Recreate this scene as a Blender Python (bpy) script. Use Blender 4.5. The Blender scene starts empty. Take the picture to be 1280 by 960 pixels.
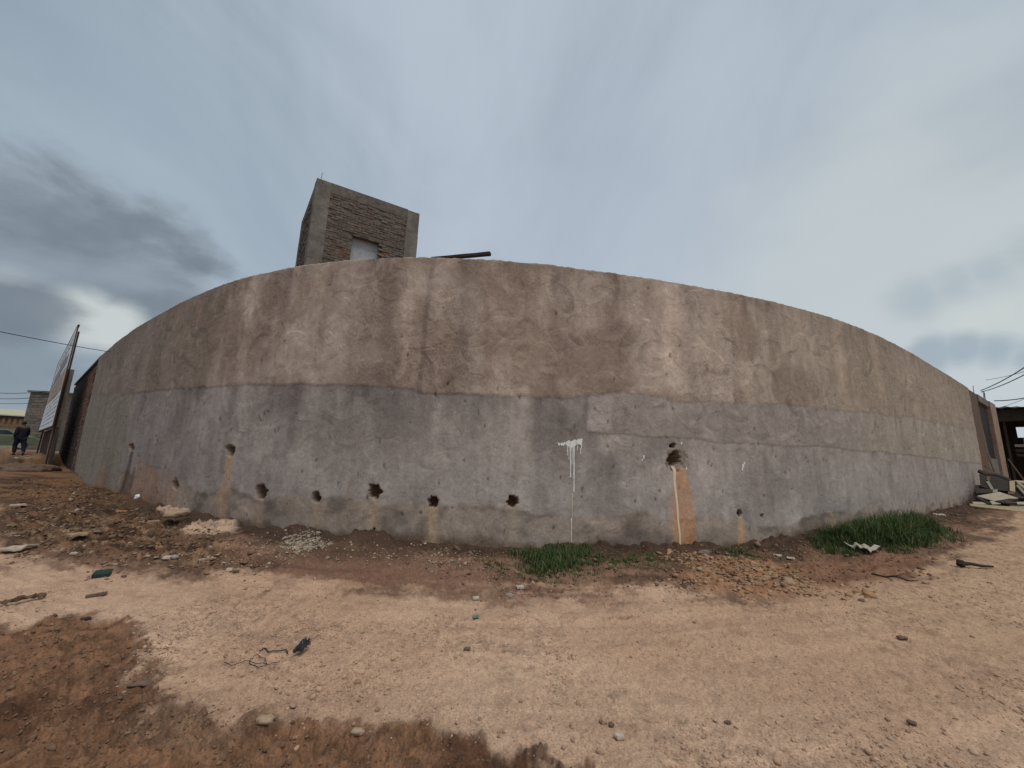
import bpy, math, random
import numpy as np

# ------------------------------------------------------------------ camera, sky, sun, exposure
sc = bpy.context.scene
COL = sc.collection
FPX, PITCH, ROLL, EYE = 480.0, math.radians(10.3), math.radians(1.8), 1.6   # focal length in photo pixels (1280 wide)
F_ = np.array([0, math.cos(PITCH), math.sin(PITCH)])
U0 = np.array([0, -math.sin(PITCH), math.cos(PITCH)])
R0 = np.array([1.0, 0, 0])
R_ = R0 * math.cos(ROLL) + U0 * math.sin(ROLL)
U_ = U0 * math.cos(ROLL) - R0 * math.sin(ROLL)
from mathutils import Matrix, Vector
cd = bpy.data.cameras.new("camera")
cd.sensor_width = 36.0
cd.lens = 36.0 * FPX / 1280.0
cd.clip_end = 3000
cam = bpy.data.objects.new("camera", cd)
COL.objects.link(cam)
cam.matrix_world = Matrix(((R_[0], U_[0], -F_[0], 0), (R_[1], U_[1], -F_[1], 0), (R_[2], U_[2], -F_[2], EYE), (0, 0, 0, 1)))
sc.camera = cam
sc.view_settings.view_transform = 'Standard'
sc.view_settings.look = 'None'
sc.view_settings.gamma = 1.0
sc.view_settings.use_curve_mapping = False
sc.view_settings.exposure = 0.0

SUN_EL, SUN_AZ = math.radians(64), math.radians(150)      # azimuth clockwise from +Y: behind and to the right of the camera
sd = bpy.data.lights.new("sun", 'SUN')
sd.energy = 1.5
sd.angle = math.radians(35)
sd.color = (1.0, 0.93, 0.83)
sun = bpy.data.objects.new("sun", sd)
COL.objects.link(sun)
sdir = Vector((math.sin(SUN_AZ) * math.cos(SUN_EL), math.cos(SUN_AZ) * math.cos(SUN_EL), math.sin(SUN_EL)))
sun.rotation_euler = sdir.to_track_quat('Z', 'Y').to_euler()
sun.location = (0, -5, 30)


def ray(px, py):
    return F_ + R_ * ((px - 640) / FPX) - U_ * ((py - 480) / FPX)


def unit(v):
    v = np.asarray(v, float)
    return v / np.linalg.norm(v)


def lin(c):
    c = np.asarray(c, float) / 255.0
    return np.where(c <= 0.04045, c / 12.92, ((c + 0.055) / 1.055) ** 2.4)


def build_world():
    w = bpy.data.worlds.new("World")
    sc.world = w
    w.use_nodes = True
    nt = w.node_tree
    N = nt.nodes
    N.clear()
    L = nt.links.new

    def node(t, **k):
        n = N.new(t)
        for a, b in k.items():
            setattr(n, a, b)
        return n

    def math_(op, a, b=None, c=None, clamp=False):
        n = node('ShaderNodeMath', operation=op, use_clamp=clamp)
        for i, v in enumerate((a, b, c)):
            if v is None:
                continue
            if isinstance(v, (int, float)):
                n.inputs[i].default_value = v
            else:
                L(v, n.inputs[i])
        return n.outputs[0]

    def mix(f, a, b):
        n = node('ShaderNodeMix', data_type='RGBA')
        if isinstance(f, (int, float)):
            n.inputs[0].default_value = f
        else:
            L(f, n.inputs[0])
        for i, v in ((6, a), (7, b)):
            if isinstance(v, tuple):
                n.inputs[i].default_value = v + (1,)
            else:
                L(v, n.inputs[i])
        return n.outputs[2]

    tc = node('ShaderNodeTexCoord')
    D = tc.outputs['Generated']
    sep = node('ShaderNodeSeparateXYZ')
    L(D, sep.inputs[0])
    zz = math_('ADD', math_('MAXIMUM', sep.outputs[2], 0.0), 0.5)
    u = math_('DIVIDE', sep.outputs[0], zz)
    v = math_('DIVIDE', sep.outputs[1], zz)
    com = node('ShaderNodeCombineXYZ')
    L(u, com.inputs[0])
    L(v, com.inputs[1])
    P = com.outputs[0]

    def noise(scale, detail, rough=0.55, dist=0.0, rot=0.0, sx=1.0, sy=1.0, off=(0, 0, 0)):
        m = node('ShaderNodeMapping')
        m.inputs['Rotation'].default_value = (0, 0, rot)
        m.inputs['Scale'].default_value = (sx, sy, 1)
        m.inputs['Location'].default_value = off
        L(P, m.inputs[0])
        n = node('ShaderNodeTexNoise')
        n.inputs['Scale'].default_value = scale
        n.inputs['Detail'].default_value = detail
        n.inputs['Roughness'].default_value = rough
        n.inputs['Distortion'].default_value = dist
        L(m.outputs[0], n.inputs[0])
        return n.outputs[0]

    def ramp(x, lo, hi):
        n = node('ShaderNodeMapRange', interpolation_type='SMOOTHSTEP')
        n.inputs[1].default_value = lo
        n.inputs[2].default_value = hi
        L(x, n.inputs[0])
        return n.outputs[0]

    def lobe(px, py, a0, a1, warp=None):
        """1 inside a0 degrees of the direction, 0 outside a1 degrees"""
        d = unit(ray(px, py))
        vm = node('ShaderNodeVectorMath', operation='DOT_PRODUCT')
        L(D, vm.inputs[0])
        vm.inputs[1].default_value = tuple(d)
        x = math_('MULTIPLY', math_('ARCCOSINE', math_('MINIMUM', vm.outputs['Value'], 0.99999)), 180 / math.pi)
        if warp is not None:
            x = math_('ADD', x, math_('MULTIPLY', warp, 1.25 * a1))
        return math_('SUBTRACT', 1.0, ramp(x, a0, a1))

    K = 10.0                                            # Background strength is 1 / K

    def c(*rgb):
        return tuple(float(t) * K for t in lin(rgb))

    soft = noise(0.8, 6, 0.55, 0.7, rot=0.5, sx=1.0, sy=0.55, off=(3.1, 1.7, 0))
    fine = noise(2.6, 8, 0.58, 0.5, rot=0.6, sx=1.0, sy=0.5, off=(8.3, 2.2, 0))
    def noise3(scale, detail, rough, dist, sz=1.0):
        m = node('ShaderNodeMapping')
        m.inputs['Scale'].default_value = (1, 1, sz)
        L(D, m.inputs[0])
        n = node('ShaderNodeTexNoise')
        n.inputs['Scale'].default_value = scale
        n.inputs['Detail'].default_value = detail
        n.inputs['Roughness'].default_value = rough
        n.inputs['Distortion'].default_value = dist
        L(m.outputs[0], n.inputs[0])
        return n.outputs[0]

    puff = noise3(4.2, 9, 0.56, 0.15, 1.9)
    wv = math_('MULTIPLY', math_('SUBTRACT', noise3(2.2, 5, 0.5, 0.0, 1.8), 0.5), 1.2)
    wp = math_('MULTIPLY', math_('SUBTRACT', puff, 0.5), 1.5)
    # broad side-to-side drift: left greyer, right paler
    side = node('ShaderNodeMapRange', interpolation_type='SMOOTHSTEP')
    L(sep.outputs[0], side.inputs[0])
    side.inputs[1].default_value = -0.75
    side.inputs[2].default_value = 0.75
    base = mix(side.outputs[0], c(143, 158, 172), c(182, 194, 203))
    t = math_('ADD', math_('MULTIPLY', soft, 0.65), math_('MULTIPLY', fine, 0.45))
    base = mix(math_('MULTIPLY', ramp(t, 0.48, 0.70), 0.75), base, c(192, 203, 215))
    base = mix(math_('MULTIPLY', ramp(t, 0.56, 0.38), 0.6), base, c(138, 153, 168))
    # pale band low in the middle and right, over the wall
    base = mix(math_('MULTIPLY', lobe(760, 330, 4, 38, wv), 0.55), base, c(186, 196, 210))
    base = mix(math_('MULTIPLY', lobe(1170, 370, 3, 26, wv), 0.8), base, c(199, 207, 208))
    base = mix(math_('MULTIPLY', lobe(250, 290, 6, 26, wv), 0.5), base, c(170, 185, 198))
    def chain(pts, a0, a1, warp):
        m = None
        for (x, y) in pts:
            q = lobe(x, y, a0, a1, warp)
            m = q if m is None else math_('MAXIMUM', m, q)
        return m

    # grey wisps low right
    base = mix(math_('MULTIPLY', chain(((1150, 372), (1195, 356), (1240, 340), (1290, 318)), .3, 3.6, wp), 0.6), base, c(163, 178, 186))
    base = mix(math_('MULTIPLY', chain(((1215, 398), (1255, 390), (1300, 384)), .3, 3.4, wp), 0.6), base, c(206, 212, 208))
    base = mix(math_('MULTIPLY', chain(((1165, 441), (1205, 438), (1245, 440), (1290, 446)), .5, 2.6, wp), 0.75), base, c(152, 168, 181))
    # heavy grey bank low left, with a paler rim
    dark = mix(ramp(puff, 0.38, 0.64), c(112, 122, 131), c(141, 152, 162))
    rim = chain(((-10, 215), (80, 245), (150, 280), (205, 335)), 4, 11.5, wp)
    base = mix(math_('MULTIPLY', rim, 0.55), base, c(167, 183, 194))
    m1 = chain(((-60, 285), (40, 290), (110, 318), (175, 362), (195, 400), (-220, 330)), 3.5, 9.5, wp)
    base = mix(math_('MULTIPLY', m1, 0.85), base, dark)
    base = mix(math_('MULTIPLY', chain(((95, 392), (112, 408), (135, 412)), 1.2, 3.8, wp), 0.95), base, c(204, 210, 209))
    base = mix(math_('MULTIPLY', lobe(8, 362, 0.5, 4.0, wp), 0.75), base, c(186, 193, 197))
    base = mix(math_('MULTIPLY', lobe(30, 385, 1.5, 4.5, wp), 0.8), base, c(104, 116, 128))
    base = mix(math_('MULTIPLY', lobe(20, 450, 1, 6, wp), 0.55), base, c(122, 133, 142))
    sky = node('ShaderNodeTexSky', sky_type='NISHITA')
    sky.sun_disc = False
    sky.sun_elevation = SUN_EL
    sky.sun_rotation = SUN_AZ
    out = mix(0.94, sky.outputs[0], base)
    bg = node('ShaderNodeBackground')
    bg.inputs[1].default_value = 1.0 / K
    L(out, bg.inputs[0])
    wo = node('ShaderNodeOutputWorld')
    L(bg.outputs[0], wo.inputs[0])


build_world()

# ------------------------------------------------------------------ helpers
rng = np.random.default_rng(7)
random.seed(7)


def _hash(ix, iy, seed):
    h = ((ix.astype(np.int64) & 0xFFFFF) * 374761393 + (iy.astype(np.int64) & 0xFFFFF) * 668265263 + (seed * 1442695041) % 4294967296) & 0xFFFFFFFF
    h = ((h ^ (h >> 13)) * 1274126177) & 0xFFFFFFFF
    h = ((h ^ (h >> 16)) * 1103515245) & 0xFFFFFFFF
    return ((h ^ (h >> 15)) & 0xFFFFFF) / float(0xFFFFFF)


def vnoise(x, y, seed=0):
    x = np.asarray(x, float)
    y = np.asarray(y, float)
    ix = np.floor(x)
    iy = np.floor(y)
    fx = x - ix
    fy = y - iy
    fx = fx * fx * fx * (fx * (fx * 6 - 15) + 10)
    fy = fy * fy * fy * (fy * (fy * 6 - 15) + 10)
    a = _hash(ix, iy, seed)
    b = _hash(ix + 1, iy, seed)
    c = _hash(ix, iy + 1, seed)
    d = _hash(ix + 1, iy + 1, seed)
    return (a + (b - a) * fx) * (1 - fy) + (c + (d - c) * fx) * fy


def fbm(x, y, octv=4, seed=0, gain=0.5):
    """centred on 0, about -1..1"""
    t = 0
    amp = 1.0
    tot = 0
    x = np.asarray(x, float)
    y = np.asarray(y, float)
    for i in range(octv):
        t = t + amp * (vnoise(x, y, seed + i * 17) * 2 - 1)
        tot += amp
        x, y = (x * 0.8 - y * 0.6) * 2.03 + 13.7, (x * 0.6 + y * 0.8) * 2.03 - 7.3
        amp *= gain
    return t / tot * 1.6


def sstep(a, b, x):
    t = np.clip((x - a) / (b - a), 0, 1)
    return t * t * (3 - 2 * t)


def lerp(a, b, t):
    return a + (b - a) * t


def project(X, Y, Z):
    """photo pixel of world points"""
    q = X * F_[0] + Y * F_[1] + (Z - EYE) * F_[2]
    r = X * R_[0] + Y * R_[1] + (Z - EYE) * R_[2]
    u = X * U_[0] + Y * U_[1] + (Z - EYE) * U_[2]
    q = np.where(q > 0.05, q, 0.05)
    return 640 + FPX * r / q, 480 - FPX * u / q


def at_height(px, py, z):
    d = ray(px, py)
    return np.array([0, 0, EYE]) + d * ((z - EYE) / d[2])


def at_dist(px, py, D):
    r = ray(px, py)
    return np.array([0, 0, EYE]) + r * (D / np.linalg.norm(r[:2]))


def on_plane(px, py, p0, t, off=0.0):
    """ray through a photo pixel meets the vertical plane through p0 along t, shifted off metres to its right-hand side"""
    n = np.array([t[1], -t[0], 0.0])
    d = ray(px, py)
    k = ((np.array([p0[0], p0[1], 0]) + n * off - np.array([0, 0, EYE])) @ n) / (d @ n)
    return np.array([0, 0, EYE]) + d * k


def set_props(o, label=None, cat=None, group=None, kind=None):
    if label:
        o["label"] = label
    if cat:
        o["category"] = cat
    if group:
        o["group"] = group
    if kind:
        o["kind"] = kind
    return o


def thing(name, loc, label, cat, group=None):
    o = bpy.data.objects.new(name, None)
    COL.objects.link(o)
    o.location = tuple(float(a) for a in loc)
    o.empty_display_size = 0.2
    return set_props(o, label, cat, group)


def mesh(name, V, faces, mat, parent=None, smooth=False, loc=None, color=None, label=None, cat=None, group=None, kind=None):
    """one mesh object; V in world metres"""
    V = np.asarray(V, float).reshape(-1, 3)
    if parent is not None:
        org = np.array(parent.matrix_basis.translation)
        p = parent.parent
        while p is not None:
            org = org + np.array(p.matrix_basis.translation)
            p = p.parent
        if loc is not None:
            org2 = np.array(loc, float)
        else:
            org2 = org
    else:
        org = np.zeros(3)
        org2 = np.array(loc, float) if loc is not None else np.zeros(3)
    me = bpy.data.meshes.new(name)
    if isinstance(faces, np.ndarray):
        k = faces.shape[1]
        nf = len(faces)
        me.vertices.add(len(V))
        me.vertices.foreach_set('co', (V - org2).astype(np.float32).ravel())
        me.loops.add(nf * k)
        me.loops.foreach_set('vertex_index', faces.astype(np.int32).ravel())
        me.polygons.add(nf)
        me.polygons.foreach_set('loop_start', np.arange(0, nf * k, k, dtype=np.int32))
        me.update(calc_edges=True)
        me.validate()
    else:
        me.from_pydata([tuple(v) for v in (V - org2)], [], faces)
    if smooth:
        me.polygons.foreach_set('use_smooth', np.ones(len(me.polygons), dtype=bool))
    if color is not None:
        a = me.color_attributes.new('tint', 'FLOAT_COLOR', 'POINT')
        c4 = np.ones((len(V), 4), np.float32)
        c4[:, :3] = color
        a.data.foreach_set('color', c4.ravel())
    me.materials.append(mat)
    o = bpy.data.objects.new(name, me)
    COL.objects.link(o)
    o.location = tuple(float(a) for a in (org2 - org))
    if parent is not None:
        o.parent = parent
    return set_props(o, label, cat, group, kind)


class MB:
    """collects shapes into one mesh"""

    def __init__(self):
        self.v = []
        self.f = []

    def add(self, V, F):
        b = len(self.v)
        self.v.extend([tuple(float(a) for a in p) for p in V])
        self.f.extend([tuple(int(i) + b for i in q) for q in F])
        return self

    def box(self, c, ax, ay, az, j=0.0):
        """box from centre and three half-axis vectors; j roughens the corners"""
        c = np.asarray(c, float)
        ax, ay, az = (np.asarray(a, float) for a in (ax, ay, az))
        V = []
        for sx in (-1, 1):
            for sy in (-1, 1):
                for sz in (-1, 1):
                    V.append(c + ax * sx + ay * sy + az * sz + rng.uniform(-j, j, 3))
        F = [(0, 1, 3, 2), (4, 6, 7, 5), (0, 4, 5, 1), (2, 3, 7, 6), (0, 2, 6, 4), (1, 5, 7, 3)]
        return self.add(V, F)

    def tube(self, pts, rad, n=6):
        pts = [np.asarray(p, float) for p in pts]
        V = []
        F = []
        m = len(pts)
        for i, p in enumerate(pts):
            d = unit(pts[min(i + 1, m - 1)] - pts[max(i - 1, 0)])
            a = np.cross(d, (0, 0, 1))
            if np.linalg.norm(a) < 1e-3:
                a = np.cross(d, (1, 0, 0))
            a = unit(a)
            b = np.cross(d, a)
            r = rad[i] if hasattr(rad, '__len__') else rad
            for k in range(n):
                t = 2 * math.pi * k / n
                V.append(p + (a * math.cos(t) + b * math.sin(t)) * r)
        for i in range(m - 1):
            for k in range(n):
                F.append((i * n + k, i * n + (k + 1) % n, (i + 1) * n + (k + 1) % n, (i + 1) * n + k))
        F.append(tuple(range(n - 1, -1, -1)))
        F.append(tuple((m - 1) * n + k for k in range(n)))
        return self.add(V, F)

    def build(self, name, mat, parent=None, **k):
        return mesh(name, self.v, self.f, mat, parent, **k)


def ico(sub=1):
    t = (1 + 5 ** 0.5) / 2
    V = [(-1, t, 0), (1, t, 0), (-1, -t, 0), (1, -t, 0), (0, -1, t), (0, 1, t), (0, -1, -t), (0, 1, -t), (t, 0, -1), (t, 0, 1), (-t, 0, -1), (-t, 0, 1)]
    V = [unit(v) for v in V]
    F = [(0, 11, 5), (0, 5, 1), (0, 1, 7), (0, 7, 10), (0, 10, 11), (1, 5, 9), (5, 11, 4), (11, 10, 2), (10, 7, 6), (7, 1, 8), (3, 9, 4), (3, 4, 2), (3, 2, 6), (3, 6, 8), (3, 8, 9), (4, 9, 5), (2, 4, 11), (6, 2, 10), (8, 6, 7), (9, 8, 1)]
    for _ in range(sub):
        mid = {}
        F2 = []

        def m(a, b):
            k = (min(a, b), max(a, b))
            if k not in mid:
                mid[k] = len(V)
                V.append(unit(np.asarray(V[a]) + np.asarray(V[b])))
            return mid[k]
        for a, b, c in F:
            x, y, z = m(a, b), m(b, c), m(c, a)
            F2 += [(a, x, z), (b, y, x), (c, z, y), (x, y, z)]
        F = F2
    return np.array(V), np.array(F)


# ------------------------------------------------------------------ materials
def material(name, build):
    m = bpy.data.materials.new(name)
    m.use_nodes = True
    nt = m.node_tree
    b = nt.nodes['Principled BSDF']
    b.inputs['Specular IOR Level'].default_value = 0.25
    build(nt, b)
    return m


def nz(nt, scale, detail=4, rough=0.55, dist=0.0, vec=None):
    n = nt.nodes.new('ShaderNodeTexNoise')
    n.inputs['Scale'].default_value = scale
    n.inputs['Detail'].default_value = detail
    n.inputs['Roughness'].default_value = rough
    n.inputs['Distortion'].default_value = dist
    if vec is None:
        g = nt.nodes.new('ShaderNodeNewGeometry')
        vec = g.outputs['Position']
    nt.links.new(vec, n.inputs['Vector'])
    return n.outputs[0]


def rmp(nt, x, stops):
    r = nt.nodes.new('ShaderNodeValToRGB')
    e = r.color_ramp.elements
    while len(e) < len(stops):
        e.new(0.5)
    for el, (p, c) in zip(e, stops):
        el.position = p
        el.color = tuple(c) + (1,) if len(c) == 3 else c
    nt.links.new(x, r.inputs[0])
    return r.outputs[0]


def mul(nt, a, b, f=1.0):
    n = nt.nodes.new('ShaderNodeMix')
    n.data_type = 'RGBA'
    n.blend_type = 'MULTIPLY'
    n.inputs[0].default_value = f
    nt.links.new(a, n.inputs[6])
    nt.links.new(b, n.inputs[7])
    return n.outputs[2]


def bump(nt, b, hs, dist=0.01, strength=0.6):
    prev = None
    for h, d in hs:
        n = nt.nodes.new('ShaderNodeBump')
        n.inputs['Strength'].default_value = strength
        n.inputs['Distance'].default_value = d
        nt.links.new(h, n.inputs['Height'])
        if prev is not None:
            nt.links.new(prev, n.inputs['Normal'])
        prev = n.outputs[0]
    nt.links.new(prev, b.inputs['Normal'])


def g(v):
    return (v, v, v)


def tinted(rough, fine, coarse, b1, b2, lo=0.72, hi=1.3, clo=0.8, chi=1.18):
    def f(nt, b):
        a = nt.nodes.new('ShaderNodeAttribute')
        a.attribute_name = 'tint'
        n1 = nz(nt, fine, 5, 0.65)
        n2 = nz(nt, coarse, 6, 0.6, 0.8)
        c = mul(nt, a.outputs['Color'], rmp(nt, n1, [(0.3, g(lo)), (0.5, g(1.0)), (0.72, g(hi))]))
        c = mul(nt, c, rmp(nt, n2, [(0.3, g(clo)), (0.52, g(1.0)), (0.72, g(chi))]))
        nt.links.new(c, b.inputs['Base Color'])
        b.inputs['Roughness'].default_value = rough
        bump(nt, b, [(n1, b1), (n2, b2)])
    return f


M = {}
M['plaster'] = material('cement_plaster', tinted(0.92, 48, 9, 0.006, 0.010, 0.8, 1.2, 0.9, 1.1))
M['soil'] = material('laterite_soil', tinted(0.95, 75, 22, 0.014, 0.016, 0.62, 1.32, 0.92, 1.07))


def plain(name, rgb, rough=0.85, scale=12, var=0.35, bd=0.004, metal=0.0, spec=0.25):
    def f(nt, b):
        n = nz(nt, scale, 6, 0.62, 0.5)
        n2 = nz(nt, scale * 6, 4, 0.6)
        lo = tuple(c * (1 - var) for c in rgb)
        hi = tuple(min(1, c * (1 + var)) for c in rgb)
        c = rmp(nt, n, [(0.28, lo), (0.5, rgb), (0.74, hi)])
        c = mul(nt, c, rmp(nt, n2, [(0.3, g(0.8)), (0.7, g(1.15))]))
        nt.links.new(c, b.inputs['Base Color'])
        b.inputs['Roughness'].default_value = rough
        b.inputs['Metallic'].default_value = metal
        b.inputs['Specular IOR Level'].default_value = spec
        bump(nt, b, [(n, bd), (n2, bd * 0.6)])
    return material(name, f)


def islands(name, cols, rough=0.9, scale=40, bd=0.003):
    """random colour per loose piece"""
    def f(nt, b):
        ge = nt.nodes.new('ShaderNodeNewGeometry')
        n = nz(nt, scale, 4, 0.6)
        k = len(cols)
        c = rmp(nt, ge.outputs['Random Per Island'], [(i / max(1, k - 1), col) for i, col in enumerate(cols)])
        c = mul(nt, c, rmp(nt, n, [(0.3, g(0.75)), (0.7, g(1.2))]))
        nt.links.new(c, b.inputs['Base Color'])
        b.inputs['Roughness'].default_value = rough
        bump(nt, b, [(n, bd)])
    return material(name, f)


M['concrete'] = plain('grey_concrete', (0.18, 0.16, 0.14), 0.9, 3.0, 0.35, 0.01)
M['concrete_dark'] = plain('weathered_concrete', (0.16, 0.15, 0.135), 0.92, 2.5, 0.4, 0.01)
M['post'] = plain('cement_post', (0.27, 0.235, 0.20), 0.9, 3, 0.25)
M['brick'] = islands('clay_brick', [(0.115, 0.09, 0.076), (0.15, 0.12, 0.10), (0.13, 0.11, 0.094), (0.18, 0.15, 0.128), (0.12, 0.097, 0.083), (0.165, 0.12, 0.09), (0.14, 0.117, 0.10)], 0.93, 9, 0.012)
M['blocks'] = islands('grey_blocks', [(0.17, 0.15, 0.125), (0.22, 0.195, 0.165), (0.14, 0.125, 0.105), (0.20, 0.17, 0.14)], 0.93, 8, 0.01)
M['brick_red'] = islands('red_brick', [(0.20, 0.095, 0.06), (0.14, 0.075, 0.055), (0.22, 0.12, 0.08)], 0.93, 14, 0.008)
M['mortar'] = plain('rough_mortar', (0.15, 0.128, 0.108), 0.95, 6, 0.4, 0.01)
M['sheet'] = plain('grey_sheet', (0.40, 0.42, 0.44), 0.7, 3, 0.12)
M['wood_dark'] = plain('dark_wood', (0.045, 0.034, 0.026), 0.85, 9, 0.4)
M['wood_black'] = plain('blackened_wood', (0.038, 0.03, 0.024), 0.85, 6, 0.4)
M['wood_brown'] = plain('brown_wood', (0.13, 0.085, 0.06), 0.85, 9, 0.35)
M['wood_pale'] = plain('pale_wood', (0.40, 0.345, 0.265), 0.85, 9, 0.2)
M['wood_grey'] = plain('grey_wood', (0.25, 0.225, 0.19), 0.85, 9, 0.25)
M['wood_tan'] = plain('tan_wood', (0.36, 0.29, 0.17), 0.85, 9, 0.2)
M['rust'] = plain('rusty_metal', (0.075, 0.045, 0.035), 0.8, 5, 0.5)
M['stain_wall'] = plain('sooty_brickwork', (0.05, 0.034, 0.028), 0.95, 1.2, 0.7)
M['wire'] = plain('black_cable', (0.03, 0.03, 0.032), 0.7, 30, 0.1)
M['steel'] = plain('rusted_rebar', (0.10, 0.075, 0.06), 0.8, 30, 0.3)
M['white'] = plain('white_paint', (0.82, 0.82, 0.80), 0.6, 25, 0.1, 0.0008)
M['cream'] = plain('cream_residue', (0.82, 0.68, 0.50), 0.75, 30, 0.12, 0.0008)
M['signblue'] = plain('pale_blue_print', (0.80, 0.83, 0.84), 0.5, 4, 0.12, 0.0)
M['signorange'] = plain('orange_print', (0.52, 0.36, 0.22), 0.5, 4, 0.2, 0.0)
M['signdark'] = plain('dark_blue_print', (0.22, 0.25, 0.28), 0.5, 6, 0.3, 0.0)
M['house_wall'] = plain('pale_house_wall', (0.34, 0.33, 0.24), 0.9, 1, 0.2)
M['house_rail'] = plain('terracotta_slat', (0.22, 0.12, 0.065), 0.85, 3, 0.25)
M['roof_pale'] = plain('cream_roof_sheet', (0.50, 0.45, 0.33), 0.7, 2, 0.1)
M['tin_dark'] = plain('dark_tin_roof', (0.022, 0.019, 0.018), 0.7, 2, 0.4)
M['olive'] = plain('olive_paint', (0.10, 0.12, 0.075), 0.4, 3, 0.2, 0.0, spec=0.5)
M['glass'] = plain('dark_glass', (0.02, 0.024, 0.026), 0.12, 2, 0.1, 0.0, spec=0.5)
M['rubber'] = plain('black_rubber', (0.018, 0.018, 0.018), 0.8, 12, 0.2)
M['skin'] = plain('brown_skin', (0.10, 0.055, 0.036), 0.6, 20, 0.1, 0.0005)
M['hair'] = plain('black_hair', (0.008, 0.008, 0.008), 0.7, 60, 0.3)
M['navy'] = plain('navy_cloth', (0.012, 0.014, 0.026), 0.9, 30, 0.25, 0.001)
M['jacket'] = plain('charcoal_cloth', (0.014, 0.013, 0.020), 0.9, 30, 0.25, 0.001)
M['rag'] = plain('dirty_white_cloth', (0.46, 0.42, 0.34), 0.9, 30, 0.2, 0.003)
M['black_plastic'] = plain('black_plastic', (0.022, 0.025, 0.028), 0.4, 40, 0.3, 0.003, spec=0.5)
M['green_plastic'] = plain('green_glazed_tile', (0.018, 0.045, 0.03), 0.5, 30, 0.25, 0.001)
M['teal'] = plain('teal_plastic', (0.10, 0.26, 0.22), 0.5, 30, 0.2, 0.001)
M['stone_grey'] = plain('grey_stone', (0.33, 0.29, 0.25), 0.9, 25, 0.3, 0.006)
M['stone_pale'] = plain('pale_stone', (0.50, 0.42, 0.33), 0.9, 25, 0.2, 0.006)
M['stone_tan'] = plain('tan_stone', (0.40, 0.28, 0.19), 0.93, 25, 0.25, 0.008)
M['stone_brown'] = plain('brown_stone', (0.16, 0.11, 0.08), 0.93, 20, 0.35, 0.008)
M['stone_orange'] = plain('orange_stone', (0.36, 0.17, 0.08), 0.93, 20, 0.3, 0.008)
M['pebble'] = islands('pebbles', [(0.50, 0.325, 0.215), (0.42, 0.265, 0.17), (0.55, 0.38, 0.265), (0.30, 0.185, 0.12), (0.48, 0.32, 0.215), (0.46, 0.33, 0.24), (0.38, 0.235, 0.15)])
M['chips_pale'] = islands('pale_chips', [(0.38, 0.31, 0.235), (0.26, 0.20, 0.145), (0.46, 0.39, 0.30), (0.18, 0.14, 0.10)])
M['chips_mid'] = islands('mid_chips', [(0.34, 0.25, 0.18), (0.26, 0.19, 0.135), (0.40, 0.33, 0.26)])
M['chips_brown'] = islands('brown_chips', [(0.17, 0.10, 0.06), (0.22, 0.135, 0.083), (0.12, 0.07, 0.043), (0.26, 0.165, 0.105), (0.18, 0.105, 0.062), (0.20, 0.13, 0.085), (0.13, 0.078, 0.048)])
M['chips_orange'] = islands('orange_chips', [(0.40, 0.22, 0.115), (0.30, 0.18, 0.10), (0.46, 0.29, 0.17), (0.24, 0.15, 0.095), (0.40, 0.28, 0.18)])


def grass_mat(nt, b):
    ge = nt.nodes.new('ShaderNodeNewGeometry')
    c = rmp(nt, ge.outputs['Random Per Island'], [(0, (0.034, 0.06, 0.017)), (0.45, (0.056, 0.10, 0.026)), (0.78, (0.085, 0.135, 0.04)), (0.92, (0.13, 0.145, 0.055)), (1, (0.22, 0.17, 0.10))])
    nt.links.new(c, b.inputs['Base Color'])
    b.inputs['Roughness'].default_value = 0.7


M['grass'] = material('grass_blades', grass_mat)

# ------------------------------------------------------------------ the plan of the wall, from the line of its top
TOP = EYE + 3.5
top_px = [(125, 446), (130, 442), (140, 433), (151.5, 423), (173, 408), (194, 396), (216, 383.5), (238, 372.5), (259, 363.5), (280, 355), (302, 347.5), (335, 340), (368, 333.5), (400, 328.5), (431, 325), (475, 322), (523, 320.8), (560, 321.8), (600, 324), (640, 326.3), (680, 330), (751, 339), (800, 346), (841, 352.6), (890, 361), (932, 369.5), (975, 379), (1013, 389), (1059, 403.5), (1090, 416), (1113, 427), (1137, 440), (1158, 453), (1185, 469), (1210, 485)]
_p = np.array([at_height(x, y, TOP)[:2] for x, y in top_px])


def resample(P, step):
    d = np.r_[0, np.cumsum(np.linalg.norm(np.diff(P, axis=0), axis=1))]
    n = int(d[-1] / step) + 1
    s = np.linspace(0, d[-1], n)
    return np.c_[np.interp(s, d, P[:, 0]), np.interp(s, d, P[:, 1])]


def smooth_line(P, sig):
    n = int(3 * sig)
    k = np.exp(-0.5 * (np.arange(-n, n + 1) / sig) ** 2)
    k /= k.sum()
    a = 2 * P[0] - P[n:0:-1]
    b = 2 * P[-1] - P[-2:-n - 2:-1]
    Q = np.vstack([a, P, b])
    return np.c_[np.convolve(Q[:, 0], k, 'valid'), np.convolve(Q[:, 1], k, 'valid')]


PLAN = smooth_line(resample(_p, 0.05), 12)
PLAN = resample(PLAN, 0.05)
SARC = np.r_[0, np.cumsum(np.linalg.norm(np.diff(PLAN, axis=0), axis=1))]
TAN = np.gradient(PLAN, axis=0)
TAN /= np.linalg.norm(TAN, axis=1)[:, None]
NOR = np.c_[TAN[:, 1], -TAN[:, 0]]                       # towards the road
S_END = SARC[-1]
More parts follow.
